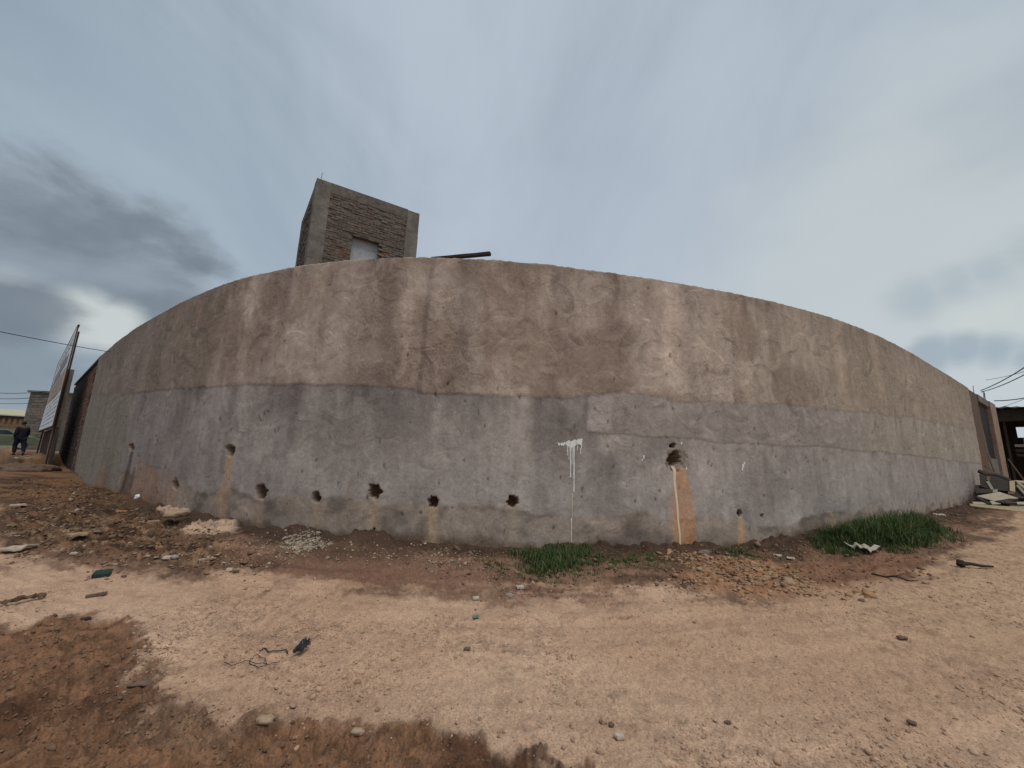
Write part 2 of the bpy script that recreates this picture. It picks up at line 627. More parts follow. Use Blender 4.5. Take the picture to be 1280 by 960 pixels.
# foot of the wall: photo pixels of the line where soil meets plaster
foot_px = [(86, 588), (112, 612), (140, 618), (160, 623), (192, 632), (230, 645), (260, 655), (305, 658), (330, 662), (360, 666.5), (400, 670), (440, 673.5), (509, 675), (556, 680), (599, 685), (652, 685), (715, 686), (790, 686), (852, 687), (890, 685), (940, 685), (962, 682), (989, 673.5), (1028, 665), (1080, 657), (1158, 646), (1212, 631), (1240, 623)]
_fx = np.array([a for a, b in foot_px])
_fy = np.array([b for a, b in foot_px])
zs = np.linspace(-1.2, 1.6, 281)
FOOT = []
for (x, y) in PLAN:
    px, py = project(x, y, zs)
    e = py - np.interp(px, _fx, _fy)
    i = np.argmin(np.abs(e))
    FOOT.append(zs[i])
FOOT = smooth_line(np.c_[np.array(FOOT), np.array(FOOT)], 8)[:, 0]
T_L = -TAN[0]                                             # left leg, heading away
T_R = TAN[-1]


def plan_at(s):
    return np.c_[np.interp(s, SARC, PLAN[:, 0]), np.interp(s, SARC, PLAN[:, 1])]


def nor_at(s):
    n = np.c_[np.interp(s, SARC, NOR[:, 0]), np.interp(s, SARC, NOR[:, 1])]
    return n / np.linalg.norm(n, axis=1)[:, None]


print('plan ends', PLAN[0], PLAN[-1], 'len', S_END, 'foot', FOOT[::60].round(2))

# ------------------------------------------------------------------ the ground
_ctl = []
for i in range(0, len(PLAN), 30):
    _ctl.append((PLAN[i, 0], PLAN[i, 1], FOOT[i]))
    b = PLAN[i] - NOR[i] * 4
    _ctl.append((b[0], b[1], FOOT[i]))
for x, y, z in [(0, 0, 0), (-3, 1, 0.0), (3, 1, 0), (0, 2.6, 0.0), (-2.5, 3.6, 0.0), (3, 3.8, 0.0), (0, 4.4, 0.0), (-5.5, 3.4, 0.02), (6.5, 4.2, 0.05), (0, -6, 0), (-10, -3, 0.0), (10, -3, 0.1), (-9, 5.5, 0.1), (-13, 7, 0.3), (11, 6, 0.2), (-20, 8, 0.6), (18, 8, 0.3), (-24, 15, 0.75), (-30, 22, 1.0), (-26, 26, 0.6), (26, 20, 0.2), (30, 28, 0.3), (-40, 10, 1.0), (40, 10, 0.3), (0, 40, 0.3), (40, 40, 0.3), (-40, 40, 0.8), (0, -30, 0)]:
    _ctl.append((x, y, z))
for (tx, ty, bx, by) in ((88.5, 462, 56, 586), (108, 462, 76, 586)):
    q = at_height(tx, ty, TOP)[:2]
    zz_ = np.linspace(-1.5, 2.5, 401)
    _ctl.append((q[0], q[1], zz_[np.argmin(np.abs(project(q[0], q[1], zz_)[1] - by))]))
    print('post foot', _ctl[-1])
_ctl = np.array(_ctl)


def _phi(r2):
    return np.sqrt(r2 + 0.6)


_n = len(_ctl)
_A = np.zeros((_n + 1, _n + 1))
_d2 = ((_ctl[:, None, :2] - _ctl[None, :, :2]) ** 2).sum(2)
_A[:_n, :_n] = _phi(_d2) + np.eye(_n) * -0.02
_A[:_n, _n] = 1
_A[_n, :_n] = 1
_w = np.linalg.solve(_A, np.r_[_ctl[:, 2], 0])


def ground_base(x, y):
    x = np.atleast_1d(np.asarray(x, float))
    y = np.atleast_1d(np.asarray(y, float))
    z = np.full(x.shape, _w[_n])
    for i in range(_n):
        z = z + _w[i] * _phi((x - _ctl[i, 0]) ** 2 + (y - _ctl[i, 1]) ** 2)
    r = np.hypot(x, y)
    f = sstep(35, 60, r)
    return z * (1 - f) + 0.5 * f


def base_hit(px, py):
    """photo pixel -> point on the smooth ground"""
    d = ray(px, py)
    t = np.linspace(0.5, 60, 1200)
    P = np.array([0, 0, EYE])[None] + d[None] * t[:, None]
    e = P[:, 2] - ground_base(P[:, 0], P[:, 1])
    i = np.argmax(e < 0)
    if e[i] >= 0:
        i = len(t) - 1
    a, b = t[max(0, i - 1)], t[i]
    for _ in range(18):
        m = (a + b) / 2
        p = np.array([0, 0, EYE]) + d * m
        if p[2] - ground_base(p[0], p[1])[0] < 0:
            b = m
        else:
            a = m
    return np.array([0, 0, EYE]) + d * b


def sdf_poly(x, y, poly):
    """signed distance, negative inside"""
    d = np.full(x.shape, 1e9)
    inside = np.zeros(x.shape, bool)
    n = len(poly)
    for i in range(n):
        ax, ay = poly[i]
        bx, by = poly[(i + 1) % n]
        ex, ey = bx - ax, by - ay
        L2 = ex * ex + ey * ey + 1e-12
        t = np.clip(((x - ax) * ex + (y - ay) * ey) / L2, 0, 1)
        d = np.minimum(d, (x - ax - ex * t) ** 2 + (y - ay - ey * t) ** 2)
        cond = ((ay > y) != (by > y)) & (x < (bx - ax) * (y - ay) / (by - ay + 1e-12) + ax)
        inside ^= cond
    d = np.sqrt(d)
    return np.where(inside, -d, d)


def px_poly(pts):
    return [tuple(base_hit(x, y)[:2]) for x, y in pts]


def wall_dist(x, y):
    """distance to the face of the wall and arc position"""
    P = PLAN[::6]
    S = SARC[::6]
    best = np.full(x.shape, 1e9)
    bs = np.zeros(x.shape)
    for i in range(len(P) - 1):
        ex, ey = P[i + 1] - P[i]
        L2 = ex * ex + ey * ey
        t = np.clip(((x - P[i, 0]) * ex + (y - P[i, 1]) * ey) / L2, 0, 1)
        d = (x - P[i, 0] - ex * t) ** 2 + (y - P[i, 1] - ey * t) ** 2
        m = d < best
        best = np.where(m, d, best)
        bs = np.where(m, S[i] + t * (S[i + 1] - S[i]), bs)
    return np.sqrt(best), bs


WET = px_poly([(0, 781), (30, 786), (62, 774), (100, 770), (130, 781), (170, 788), (190, 803), (178, 826), (160, 844), (200, 864), (240, 884), (285, 888), (340, 898), (440, 903), (520, 909), (600, 922), (700, 948), (760, 985)]) + [(0.6, 1.2), (-6, 0.2), (-9, 2.5)]
VERGE = px_poly([(0, 600), (0, 694), (60, 700), (150, 713), (240, 722), (310, 712), (365, 725), (450, 742), (560, 744), (660, 742), (760, 742), (835, 734), (870, 742), (935, 742), (1000, 742), (1100, 724), (1180, 706), (1235, 672), (1278, 640)]) + [tuple(PLAN[-1]), tuple(PLAN[len(PLAN) // 2] + np.array([0, 1.0])), tuple(PLAN[0])]
MOUND_L = px_poly([(0, 598), (0, 690), (70, 692), (160, 705), (250, 712), (300, 690), (250, 660), (180, 632), (95, 600)])
ORANGE = px_poly([(858, 696), (870, 735), (930, 745), (1010, 742), (1000, 712), (940, 700)])
REDDISH = px_poly([(985, 705), (1010, 738), (1100, 724), (1175, 700), (1150, 690), (1060, 700)])
RED_MID = px_poly([(300, 700), (420, 738), (560, 740), (640, 742), (700, 738), (620, 715), (480, 690)])
PALE_A = px_poly([(222, 668), (245, 676), (290, 668), (293, 658), (250, 660)])
PALE_B = px_poly([(198, 640), (215, 648), (232, 646), (228, 634)])
SLAB = px_poly([(-40, 598), (-40, 606), (30, 604), (50, 599), (20, 596)])


def ground_detail(x, y, colour=False):
    """relief on top of the smooth ground, and the soil's own colours"""
    r = np.hypot(x, y)
    wd, ws = wall_dist(x, y)
    wob = fbm(x * 1.6, y * 1.6, 4, 11) * 0.22
    wob2 = fbm(x * 6, y * 6, 3, 12) * 0.07
    wob3 = fbm(x * 17, y * 17, 3, 13, 0.6) * 0.05
    wet = sstep(0.08, -0.05, sdf_poly(x, y, WET) - 0.03 + wob * 0.55 + wob2 * 1.3 + wob3)
    verge = sstep(0.28, -0.22, sdf_poly(x, y, VERGE) + wob * 1.2 + wob2 * 1.5 + wob3 * 1.5 + 0.30 * fbm(wd * 4.5, ws * 0.5, 3, 14))
    mound = sstep(0.3, -0.4, sdf_poly(x, y, MOUND_L) + wob)
    orange = sstep(0.18, -0.15, sdf_poly(x, y, ORANGE) + wob)
    reddish = sstep(0.25, -0.3, sdf_poly(x, y, REDDISH) + wob)
    redmid = sstep(0.25, -0.3, sdf_poly(x, y, RED_MID) + wob)
    pale = np.maximum(sstep(0.10, -0.05, sdf_poly(x, y, PALE_A) + wob * 0.6 + wob2), sstep(0.08, -0.05, sdf_poly(x, y, PALE_B) + wob * 0.4 + wob2))
    slab = sstep(0.2, -0.1, sdf_poly(x, y, SLAB) + wob * 0.8)
    # relief
    z = fbm(x * 0.7, y * 0.7, 3, 21) * 0.022
    rough = 0.006 + 0.022 * wet + 0.015 * verge + 0.022 * mound
    z = z + fbm(x * 5, y * 5, 4, 22, 0.6) * rough * 1.5 + fbm(x * 19, y * 19, 3, 23, 0.6) * (rough * 0.8 + 0.002)
    z = z - sstep(0.42, 0.75, fbm(x * 24, y * 24, 3, 39, 0.6)) * 0.006
    lumps = np.maximum(fbm(x * 9, y * 9, 3, 24), 0)
    z = z + lumps * (0.022 * wet + 0.03 * mound + 0.02 * orange + 0.012 * verge)
    z = z + np.maximum(fbm(x * 21, y * 21, 3, 27, 0.6), 0) * 0.018 * np.maximum(wet, mound)
    z = z - wet * 0.03 + orange * 0.05 + pale * 0.035
    # soil banked against the foot of the wall
    bank = np.exp(-(wd / 0.30) ** 2) * (0.5 + 0.6 * fbm(ws * 1.6, ws * 0, 5, 25, 0.6)) * 0.13
    z = z + np.maximum(bank, 0) * sstep(26, 18, np.abs(ws - S_END / 2 + 3))
    track = fbm(wd * 3.2, ws * 0.10, 4, 26) * sstep(0.8, 1.6, wd) * (1 - wet) * (1 - verge)
    z = z + track * 0.012
    rut = np.exp(-((wd - 2.35 - 0.25 * fbm(ws * 0.2, ws * 0, 2, 28)) / 0.16) ** 2) + np.exp(-((wd - 3.75 - 0.3 * fbm(ws * 0.18 + 5, ws * 0, 2, 29)) / 0.18) ** 2)
    rut = rut * (0.45 + 0.55 * vnoise(ws * 0.5, ws * 0, 30)) * (1 - wet) * (1 - verge)
    z = z - rut * 0.022
    z = z * sstep(70, 25, r)
    if not colour:
        return z
    sand = lin((171, 142, 119))
    sand2 = lin((160, 130, 107))
    ochre = lin((156, 129, 104))
    tone = fbm(x * 0.55, y * 0.55, 4, 31)
    c = lerp(sand[None], sand2[None], sstep(-0.5, 0.7, tone)[:, None])
    c = lerp(c, ochre[None], (sstep(1.5, 7, x) * 0.8)[:, None])
    c = c * (1 + 0.09 * track - 0.04 * rut)[:, None]
    grit = sstep(3.9, 2.6, r) * 0.02
    c = c * (1 - grit)[:, None]
    # damp verge
    vc = lerp(lin((108, 81, 65))[None], lin((74, 54, 42))[None], sstep(-0.3, 0.5, fbm(x * 1.9, y * 1.9, 4, 32))[:, None])
    c = lerp(c, vc, (verge * 0.88)[:, None])
    c = lerp(c, lin((106, 76, 63))[None], (redmid * 0.35)[:, None])
    mc = lerp(lin((98, 72, 53))[None], lin((56, 40, 30))[None], sstep(-0.3, 0.3, fbm(x * 2.2, y * 5.2, 5, 33, 0.6))[:, None])
    mc = lerp(mc, lin((138, 112, 86))[None], (sstep(0.2, 0.7, fbm(x * 2.4, y * 7, 4, 34)) * 0.7)[:, None])
    c = lerp(c, mc, (mound * 0.9)[:, None])
    c = lerp(c, lin((148, 108, 78))[None], (orange * 0.7)[:, None])
    c = lerp(c, lin((124, 90, 70))[None], (reddish * 0.75)[:, None])
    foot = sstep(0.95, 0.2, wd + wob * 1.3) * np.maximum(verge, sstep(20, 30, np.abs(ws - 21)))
    c = lerp(c, lin((56, 43, 34))[None], (foot * 0.85)[:, None])  # dark soil strip, with contact shade at the wall painted in
    wc = lerp(lin((112, 82, 61))[None], lin((84, 59, 43))[None], sstep(-0.4, 0.4, fbm(x * 1.7, y * 1.7, 4, 35))[:, None])
    wc = lerp(wc, lin((122, 96, 77))[None], (sstep(0.15, 0.7, fbm(x * 1.1 + 4, y * 1.1, 4, 36)) * 0.7)[:, None])
    edge = wet * (1 - wet) * 4
    c = lerp(c, wc, wet[:, None])
    c = c * (1 - 0.25 * edge)[:, None]
    c = lerp(c, lin((178, 152, 130))[None], (pale * 0.8)[:, None])
    c = lerp(c, lin((120, 118, 116))[None], (slab * 0.75)[:, None])
    pock = np.maximum(fbm(x * 8, y * 8, 3, 37), 0)
    c = c * (1 - 0.13 * sstep(0.25, 0.8, pock))[:, None]
    c = c * (1 + 0.03 * fbm(x * 14, y * 14, 3, 38) + 0.08 * fbm(x * 38, y * 38, 2, 47))[:, None]
    coarse = sstep(-0.15, 0.45, fbm(x * 0.8 + 3, y * 0.8, 4, 48) + 0.35 * sstep(4.6, 2.6, r) + 0.4 * sstep(0.8, 4.5, x) - 0.15)
    speck = sstep(0.42, 0.75, fbm(x * 24, y * 24, 3, 39, 0.6)) * (0.35 + 0.65 * coarse)
    c = c * (1 - 0.20 * coarse * sstep(0.15, 0.7, fbm(x * 13, y * 13, 4, 49, 0.6)) + 0.10 * coarse * sstep(-0.2, -0.6, fbm(x * 13, y * 13, 4, 49, 0.6)))[:, None]
    c = c * (1 - 0.34 * speck * (0.4 + 0.6 * sstep(-0.4, 0.5, fbm(x * 1.2, y * 1.2, 3, 40))))[:, None]
    lines = fbm(wd * 15, ws * 0.7, 3, 43) * sstep(0.8, 1.5, wd) * (1 - wet)
    c = c * (1 + 0.06 * lines)[:, None]
    strat = fbm(wd * 9, ws * 0.5, 4, 44)
    c = c * (1 - 0.25 * verge * sstep(0.1, 0.6, strat))[:, None]
    clump = fbm(x * 11, y * 11, 4, 45, 0.6)
    c = c * (1 - 0.34 * np.maximum(wet, mound) * sstep(0.05, 0.55, clump) + 0.20 * np.maximum(wet, mound) * sstep(-0.1, -0.6, clump))[:, None]
    far = sstep(20, 32, r)
    c = lerp(c, lin((146, 116, 90))[None], far[:, None])
    mud = sstep(11, 15, r) * sstep(-4, -9, x)
    mm = lerp(lin((104, 76, 53))[None], lin((64, 45, 32))[None], sstep(-0.4, 0.4, fbm(x * 0.9, y * 2.0, 4, 46))[:, None])
    c = lerp(c, mm, (mud * (0.95 - 0.3 * sstep(30, 40, r)))[:, None])
    return z, np.clip(c, 0.002, 1)


def gz(x, y):
    x = np.atleast_1d(np.asarray(x, float))
    y = np.atleast_1d(np.asarray(y, float))
    return ground_base(x, y) + ground_detail(x, y)


def hit(px, py):
    """photo pixel -> point on the soil"""
    p = base_hit(px, py)
    for _ in range(3):
        z = gz(p[0], p[1])[0]
        p = at_height(px, py, z)
    return p


K_GROUND, K_WALL = 1.42, 2.25


def build_ground():
    fine = np.radians(np.linspace(-58, 58, 1000))
    coarse = np.radians(np.linspace(58, 302, 50))[1:-1]
    th = np.r_[fine, coarse]
    rr = np.r_[0.25, 0.8, 1.3, np.exp(np.linspace(math.log(1.75), math.log(24), 400)), np.exp(np.linspace(math.log(25), math.log(1500), 34))]
    T, Rr = np.meshgrid(th, rr)
    X = (np.sin(T) * Rr).ravel()
    Y = (np.cos(T) * Rr).ravel()
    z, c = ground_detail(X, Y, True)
    Z = ground_base(X, Y) + z
    nT, nR = len(th), len(rr)
    i, j = np.meshgrid(np.arange(nR - 1), np.arange(nT), indexing='ij')
    j2 = (j + 1) % nT
    Fq = np.stack([i * nT + j, i * nT + j2, (i + 1) * nT + j2, (i + 1) * nT + j], -1).reshape(-1, 4)[:, ::-1]
    V = np.c_[X, Y, Z]
    # close the middle
    V = np.vstack([V, [[0, 0, float(gz(0, 0)[0])]]])
    c = np.vstack([c, c[:1]])
    ctr = len(V) - 1
    cap = np.array([[ctr, (k + 1) % nT, k, k] for k in range(nT)])
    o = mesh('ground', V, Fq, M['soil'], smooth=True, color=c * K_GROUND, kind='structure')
    o['label'] = 'bare sandy laterite road with dark damp soil along the wall'
    return o


build_ground()


# ------------------------------------------------------------------ the curved rendered wall
def build_wall():
    midz = EYE + 0.6
    px, _ = project(PLAN[:, 0], PLAN[:, 1], np.full(len(PLAN), midz))
    cols = np.interp(np.linspace(px[0], px[-1], 1080), px, SARC)
    zt = np.linspace(-0.55, TOP, 345)
    S, Z = np.meshgrid(cols, zt, indexing='xy')
    nr, nc = S.shape
    s = S.ravel()
    z = Z.ravel()
    P = plan_at(s)
    N = nor_at(s)
    foot = np.interp(s, SARC, FOOT)
    PX, PY = project(P[:, 0], P[:, 1], z)
    hgt = z - foot
    # ---- where the coats of plaster meet
    jx = [60, 130, 169, 237, 323, 379, 413, 499, 515, 530, 560, 680, 719, 778, 841, 896, 977, 1022, 1081, 1149, 1190, 1215, 1260]
    jy = [492, 492, 491, 485, 481, 481, 483, 486, 488, 492, 490, 495, 496, 491, 499, 503, 503, 511, 515, 524, 531, 536, 548]
    near = np.clip(6.8 / np.hypot(P[:, 0], P[:, 1]), 0.25, 1.2)
    w = (fbm(s * 1.1, z * 1.1, 4, 41) * 3.0 + fbm(s * 9, z * 9, 3, 42) * 1.0) * near
    j1 = np.interp(PX, jx, jy) + w
    j2 = np.interp(PX, [732, 787, 886, 1022, 1113, 1226, 1270], [541, 542.5, 551, 558, 565.5, 580, 590]) + w * 0.9
    soft_ = 1.2 + 2.2 * vnoise(s * 1.7, s * 0 + 3, 58)
    up = sstep(1, -1, (PY - j1) / soft_)
    mid = sstep(1.2, -1.2, PY - j2) * sstep(733, 737, PX + w) * (1 - up)
    left = (1 - up) * sstep(2, -2, PX - np.interp(PY, [490, 560, 620], [169, 156, 143]) + w)
    patch = sstep(732, 740, PX + w * 0.8) * sstep(769, 761, PX + w) * sstep(542, 535, PY + w * .5) * (1 - up)
    # ---- colours
    blot = fbm(s * 0.9, z * 0.9, 5, 51)
    blot2 = fbm(s * 2.4 + 5, z * 1.5, 5, 52)
    streak = fbm(s * 2.3, z * 0.22, 4, 53)
    cu = lerp(lin((127, 115, 106))[None], lin((105, 92, 83))[None], sstep(-0.55, 0.55, blot * 0.8 + blot2 * 0.5 + streak * 0.35)[:, None])
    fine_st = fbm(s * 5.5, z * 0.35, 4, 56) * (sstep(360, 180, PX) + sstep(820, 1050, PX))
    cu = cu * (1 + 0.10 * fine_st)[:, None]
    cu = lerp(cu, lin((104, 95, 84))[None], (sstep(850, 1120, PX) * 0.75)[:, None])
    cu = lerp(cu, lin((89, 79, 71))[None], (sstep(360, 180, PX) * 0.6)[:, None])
    # upright bands, light and dark: photo x at mid height, half width in metres, strength
    smid = np.interp([292, 372, 505, 845, 933, 1062, 1110, 575, 523, 868, 455, 480, 330, 990, 762, 1150, 242, 200, 660, 700, 790], px, SARC)
    amp = [.20, .10, .14, .24, .13, .18, .12, -.10, -.20, -.10, -.12, -.12, -.08, -.06, -.07, .10, -.10, .08, .06, -.06, -.05]
    wid = [.16, .45, .20, .22, .16, .25, .3, .22, .05, .12, .3, .2, .3, .4, .3, .4, .35, .5, .3, .25, .3]
    band = np.zeros_like(s)
    for sm, a, wi in zip(smid, amp, wid):
        d = (s - sm + fbm(z * 1.1, s * 0 + sm, 3, 54) * 0.10) / wi
        band += a * np.exp(-d ** 4) * (0.6 + 0.8 * vnoise(z * 0.9 + sm, s * 0.5, 55))
    cu = cu * (1 + band)[:, None]
    drip = sstep(0.1, 0.6, fbm(s * 4.2, z * 0.12, 4, 65)) * sstep(0.2 + 1.9 * 0.5, 0.0, (TOP - z) * (0.45 + vnoise(s * 3, s * 0, 66)))
    cu = cu * (1 - 0.14 * drip)[:, None]
    rim = sstep(0.55, 0.0, TOP - z + blot2 * 0.35)
    cu = cu * (1 - 0.10 * rim)[:, None]
    cl = lerp(lin((121, 114, 109))[None], lin((102, 95, 91))[None], sstep(-0.6, 0.6, blot * 0.5 + blot2 * 0.55)[:, None])
    vs = fbm(s * 6.5, z * 0.5, 4, 64)
    cl = cl * (1 + 0.09 * streak + 0.08 * vs)[:, None]
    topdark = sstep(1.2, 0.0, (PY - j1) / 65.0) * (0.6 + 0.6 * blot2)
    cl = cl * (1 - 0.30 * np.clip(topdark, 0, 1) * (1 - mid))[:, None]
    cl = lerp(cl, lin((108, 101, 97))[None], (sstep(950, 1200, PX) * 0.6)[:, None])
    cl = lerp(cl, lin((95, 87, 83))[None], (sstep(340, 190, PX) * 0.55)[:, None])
    cm = lerp(lin((109, 102, 97))[None], lin((110, 103, 94))[None], sstep(1074, 1086, PX + w)[:, None])
    cm = cm * (1 + 0.10 * blot2 + 0.05 * streak)[:, None]
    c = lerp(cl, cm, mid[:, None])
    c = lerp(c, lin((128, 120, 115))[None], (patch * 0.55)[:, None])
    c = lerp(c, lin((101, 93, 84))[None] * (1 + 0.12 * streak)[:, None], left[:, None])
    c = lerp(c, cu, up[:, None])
    # thin dark seams where coats meet
    seam = np.exp(-((PY - j1 - 1.0) / 1.1) ** 2) * (0.35 + 0.65 * (vnoise(s * 1.6, s * 0, 57) > 0.45)) + 0.7 * np.exp(-((PY - j2 - 0.6) / 1.1) ** 2) * (PX > 735)
    c = c * (1 - 0.13 * np.clip(seam, 0, 1))[:, None]
    # damp, dirty foot
    line = 0.56 + fbm(s * 1.2, s * 0 + 2, 3, 58) * 0.10 + 0.03 * fbm(s * 6, z * 6, 3, 59)
    line = line - 0.25 * sstep(880, 1000, PX)
    damp = sstep(0.05, -0.03, hgt - line) * (1 - left)
    c = lerp(c, lin((113, 101, 90))[None] * (1 + 0.14 * blot2)[:, None], (damp * 0.72)[:, None])
    db = damp * sstep(0.1, 0.7, fbm(s * 2.0, z * 2.6, 4, 60)) * 0.38
    c = c * (1 - db)[:, None]
    rimd = np.exp(-((hgt - line + 0.03) / 0.035) ** 2) * sstep(0.1, 0.6, fbm(s * 1.4, s * 0, 3, 61)) * (1 - left)
    c = c * (1 - 0.28 * rimd)[:, None]
    soil = sstep(0.17, 0.02, hgt + fbm(s * 3.5, z * 2, 4, 62) * 0.10)
    c = lerp(c, lin((74, 59, 48))[None], (soil * 0.8)[:, None])
    # soil splashed on the left foot
    mud = sstep(0.0, 0.35, fbm(s * 2.6, z * 1.2, 4, 63) + 0.75 - hgt * 1.3) * sstep(235, 190, PX) * sstep(105, 125, PX)
    c = lerp(c, lin((118, 88, 68))[None], (mud * 0.55)[:, None])

    def uv(x, y):
        i = int(np.argmin((PX - x) ** 2 + (PY - y) ** 2))
        return s[i], z[i]

    # ---- stains that run down from the holes
    def run(x, y, w0, w1, col, k, z1=None, seed=0):
        nonlocal c
        s0, z0 = uv(x, y)
        zb = float(np.interp(s0, SARC, FOOT)) if z1 is None else z1
        t = np.clip((z0 - z) / max(0.05, z0 - zb), 0, 1)
        wv = lerp(w0, w1, t)
        d = np.abs(s - s0 + fbm(z * 3, s * 0 + seed, 2, 70 + seed) * 0.012) / wv
        m = sstep(1.3, 0.25, d + 0.22 * fbm(s * 22, z * 1.2, 3, 71 + seed)) * (z < z0 + 0.02) * (z > zb - 0.3)
        c = lerp(c, lin(col)[None], (np.clip(m * k * (0.8 + 0.35 * fbm(s * 7, z * 1.5, 3, 72)), 0, 1))[:, None])

    run(851, 586, .16, .27, (146, 102, 64), .78, seed=1)
    run(858, 600, .10, .22, (138, 102, 70), .45, seed=17)
    run(846, 590, .07, .12, (150, 100, 60), .5, seed=7)
    run(925, 648, .06, .12, (152, 116, 80), .75, seed=2)
    run(287, 570, .10, .26, (130, 106, 82), .75, seed=3)
    run(326, 622, .10, .16, (124, 104, 84), .6, seed=4)
    run(395, 629, .09, .16, (126, 106, 84), .6, seed=5)
    run(468, 624, .12, .17, (134, 116, 96), .65, seed=6)
    run(541, 636, .10, .15, (134, 116, 94), .7, seed=8)
    run(641, 636, .10, .16, (126, 112, 96), .45, seed=9)
    run(219, 612, .10, .22, (130, 96, 70), .5, seed=10)
    run(1040, 640, .10, .12, (138, 116, 86), .5, seed=11)
    run(440, 600, .05, .09, (112, 98, 86), .35, seed=12)
    run(165, 560, .07, .50, (66, 54, 46), 1.0, seed=13)
    run(168, 585, .10, .34, (70, 56, 46), .8, seed=16)
    run(135, 580, .06, .5, (92, 68, 52), .6, seed=14)
    run(715, 600, .05, .12, (116, 104, 92), .4, seed=15)
    # darker damp blotch under the paint and beside the rusty run
    for (x, y, wx, wz, a) in [(800, 675, .55, .16, .35), (880, 672, .25, .14, .25), (345, 640, .35, .18, .3), (255, 640, .5, .25, .22), (490, 640, .3, .08, .25), (760, 586, .3, .18, .14), (770, 575, .2, .1, .12)]:
        s0, z0 = uv(x, y)
        d = ((s - s0) / wx) ** 2 + ((z - z0) / wz) ** 2
        c = c * (1 - a * np.exp(-d) * (1 + 0.8 * blot2))[:, None]
    # ---- relief: trowel arcs on a 12 mm raster
    res = 0.012
    nx = int(S_END / res) + 2
    nzr = int((TOP + 0.6) / res) + 2
    H = np.zeros((nzr, nx), np.float32)
    r2 = np.random.default_rng(3)
    for k in range(2100):
        cs = r2.uniform(0, S_END)
        cz = r2.uniform(-0.2, TOP)
        upper = cz > 2.3
        rad = r2.uniform(0.10, 0.55) if upper else r2.uniform(0.12, 0.4)
        a0 = r2.uniform(0, 2 * math.pi)
        span = r2.uniform(0.5, 1.7)
        wdt = r2.uniform(0.010, 0.028)
        amp_ = (r2.uniform(0.0025, 0.0075) if upper else r2.uniform(0.0012, 0.004)) * (1 if r2.random() < 0.6 else -1)
        i0, i1 = max(0, int((cs - rad - .1) / res)), min(nx, int((cs + rad + .1) / res))
        k0, k1 = max(0, int((cz + .55 - rad - .1) / res)), min(nzr, int((cz + .55 + rad + .1) / res))
        if i1 <= i0 or k1 <= k0:
            continue
        gx, gy = np.meshgrid(np.arange(i0, i1) * res - cs, np.arange(k0, k1) * res - .55 - cz)
        rho = np.hypot(gx, gy * r2.uniform(0.8, 1.25))
        ang = np.abs((np.arctan2(gy, gx) - a0 + math.pi) % (2 * math.pi) - math.pi)
        prof = np.exp(-((rho - rad) / wdt) ** 2) + 0.55 * np.clip(1 - np.abs(rho - rad + 0.05) / 0.06, 0, 1)
        H[k0:k1, i0:i1] += (amp_ * prof * sstep(span, span * 0.3, ang)).astype(np.float32)
    fi = np.clip(s / res, 0, nx - 1.001)
    fk = np.clip((z + .55) / res, 0, nzr - 1.001)
    a, b = fi.astype(int), fk.astype(int)
    fa, fb = fi - a, fk - b
    arc = (H[b, a] * (1 - fa) + H[b, a + 1] * fa) * (1 - fb) + (H[b + 1, a] * (1 - fa) + H[b + 1, a + 1] * fa) * fb
    disp = arc + fbm(s * 0.8, z * 0.8, 3, 81) * 0.014 + fbm(s * 3.1, z * 3.1, 4, 82, 0.55) * 0.0065 + fbm(s * 16, z * 16, 3, 83) * 0.0012
    disp = disp + up * 0.011 + mid * 0.007 + left * 0.008
    # swept marks read a little in the colour of the skin of cement too
    c = c * (1 + np.clip(arc * 40, -0.20, 0.14))[:, None]
    # swirled, combed skin of the cement: thin contour lines of a folded noise field
    wx, wz = fbm(s * 0.9, z * 0.9, 3, 111), fbm(s * 0.9 + 9, z * 0.9, 3, 112)
    fld = fbm(s * 1.7 + wx * 2.2, z * 1.7 + wz * 2.2, 3, 113)
    ridge = np.exp(-(((fld * 7.0) % 1.0 - 0.5) / 0.13) ** 2)
    gate = sstep(0.0, 0.6, fbm(s * 1.3, z * 1.3, 3, 114) + 0.25)
    comb = fbm(s * 2.0 + wx * 3, z * 2.0 + wz * 3, 2, 115)
    combs = np.sin(comb * 46) * sstep(0.1, 0.5, fbm(s * 2.1, z * 2.1, 3, 116))
    sw = up + mid * 0.7 + (1 - up) * (1 - mid) * 0.55
    grain = fbm(s * 26, z * 26, 3, 117, 0.6)
    grain2 = fbm(s * 9, z * 5, 4, 118, 0.6)
    dry = fbm(s * 11, z * 1.3, 3, 119)
    c = c * (1 - 0.16 * sw * ridge * gate + 0.05 * sw * combs + 0.07 * grain + 0.07 * grain2 + 0.05 * dry * (1 - up))[:, None]
    relief2 = (-0.006 * ridge * gate + 0.0018 * combs) * sw + 0.0016 * grain2
    # small pits and scratches
    for k in range(150):
        cs, cz = r2.uniform(2, S_END - 2), r2.uniform(0.5, TOP - .1)
        rad, a0, span = r2.uniform(.12, .9), r2.uniform(0, 2 * math.pi), r2.uniform(.15, .7)
        ii = np.where((np.abs(s - cs) < rad + .1) & (np.abs(z - cz) < rad + .1))[0]
        gx, gy = s[ii] - cs, z[ii] - cz
        rho = np.hypot(gx, gy) + 0.03 * fbm(s[ii] * 5, z[ii] * 5, 3, 120)
        ang = np.abs((np.arctan2(gy, gx) - a0 + math.pi) % (2 * math.pi) - math.pi)
        q = np.exp(-((rho - rad) / 0.009) ** 2) * sstep(span, span * .4, ang) * r2.uniform(.4, 1)
        c[ii] = c[ii] * (1 - 0.28 * q)[:, None]
        disp[ii] -= 0.006 * q
    pit = np.zeros_like(s)
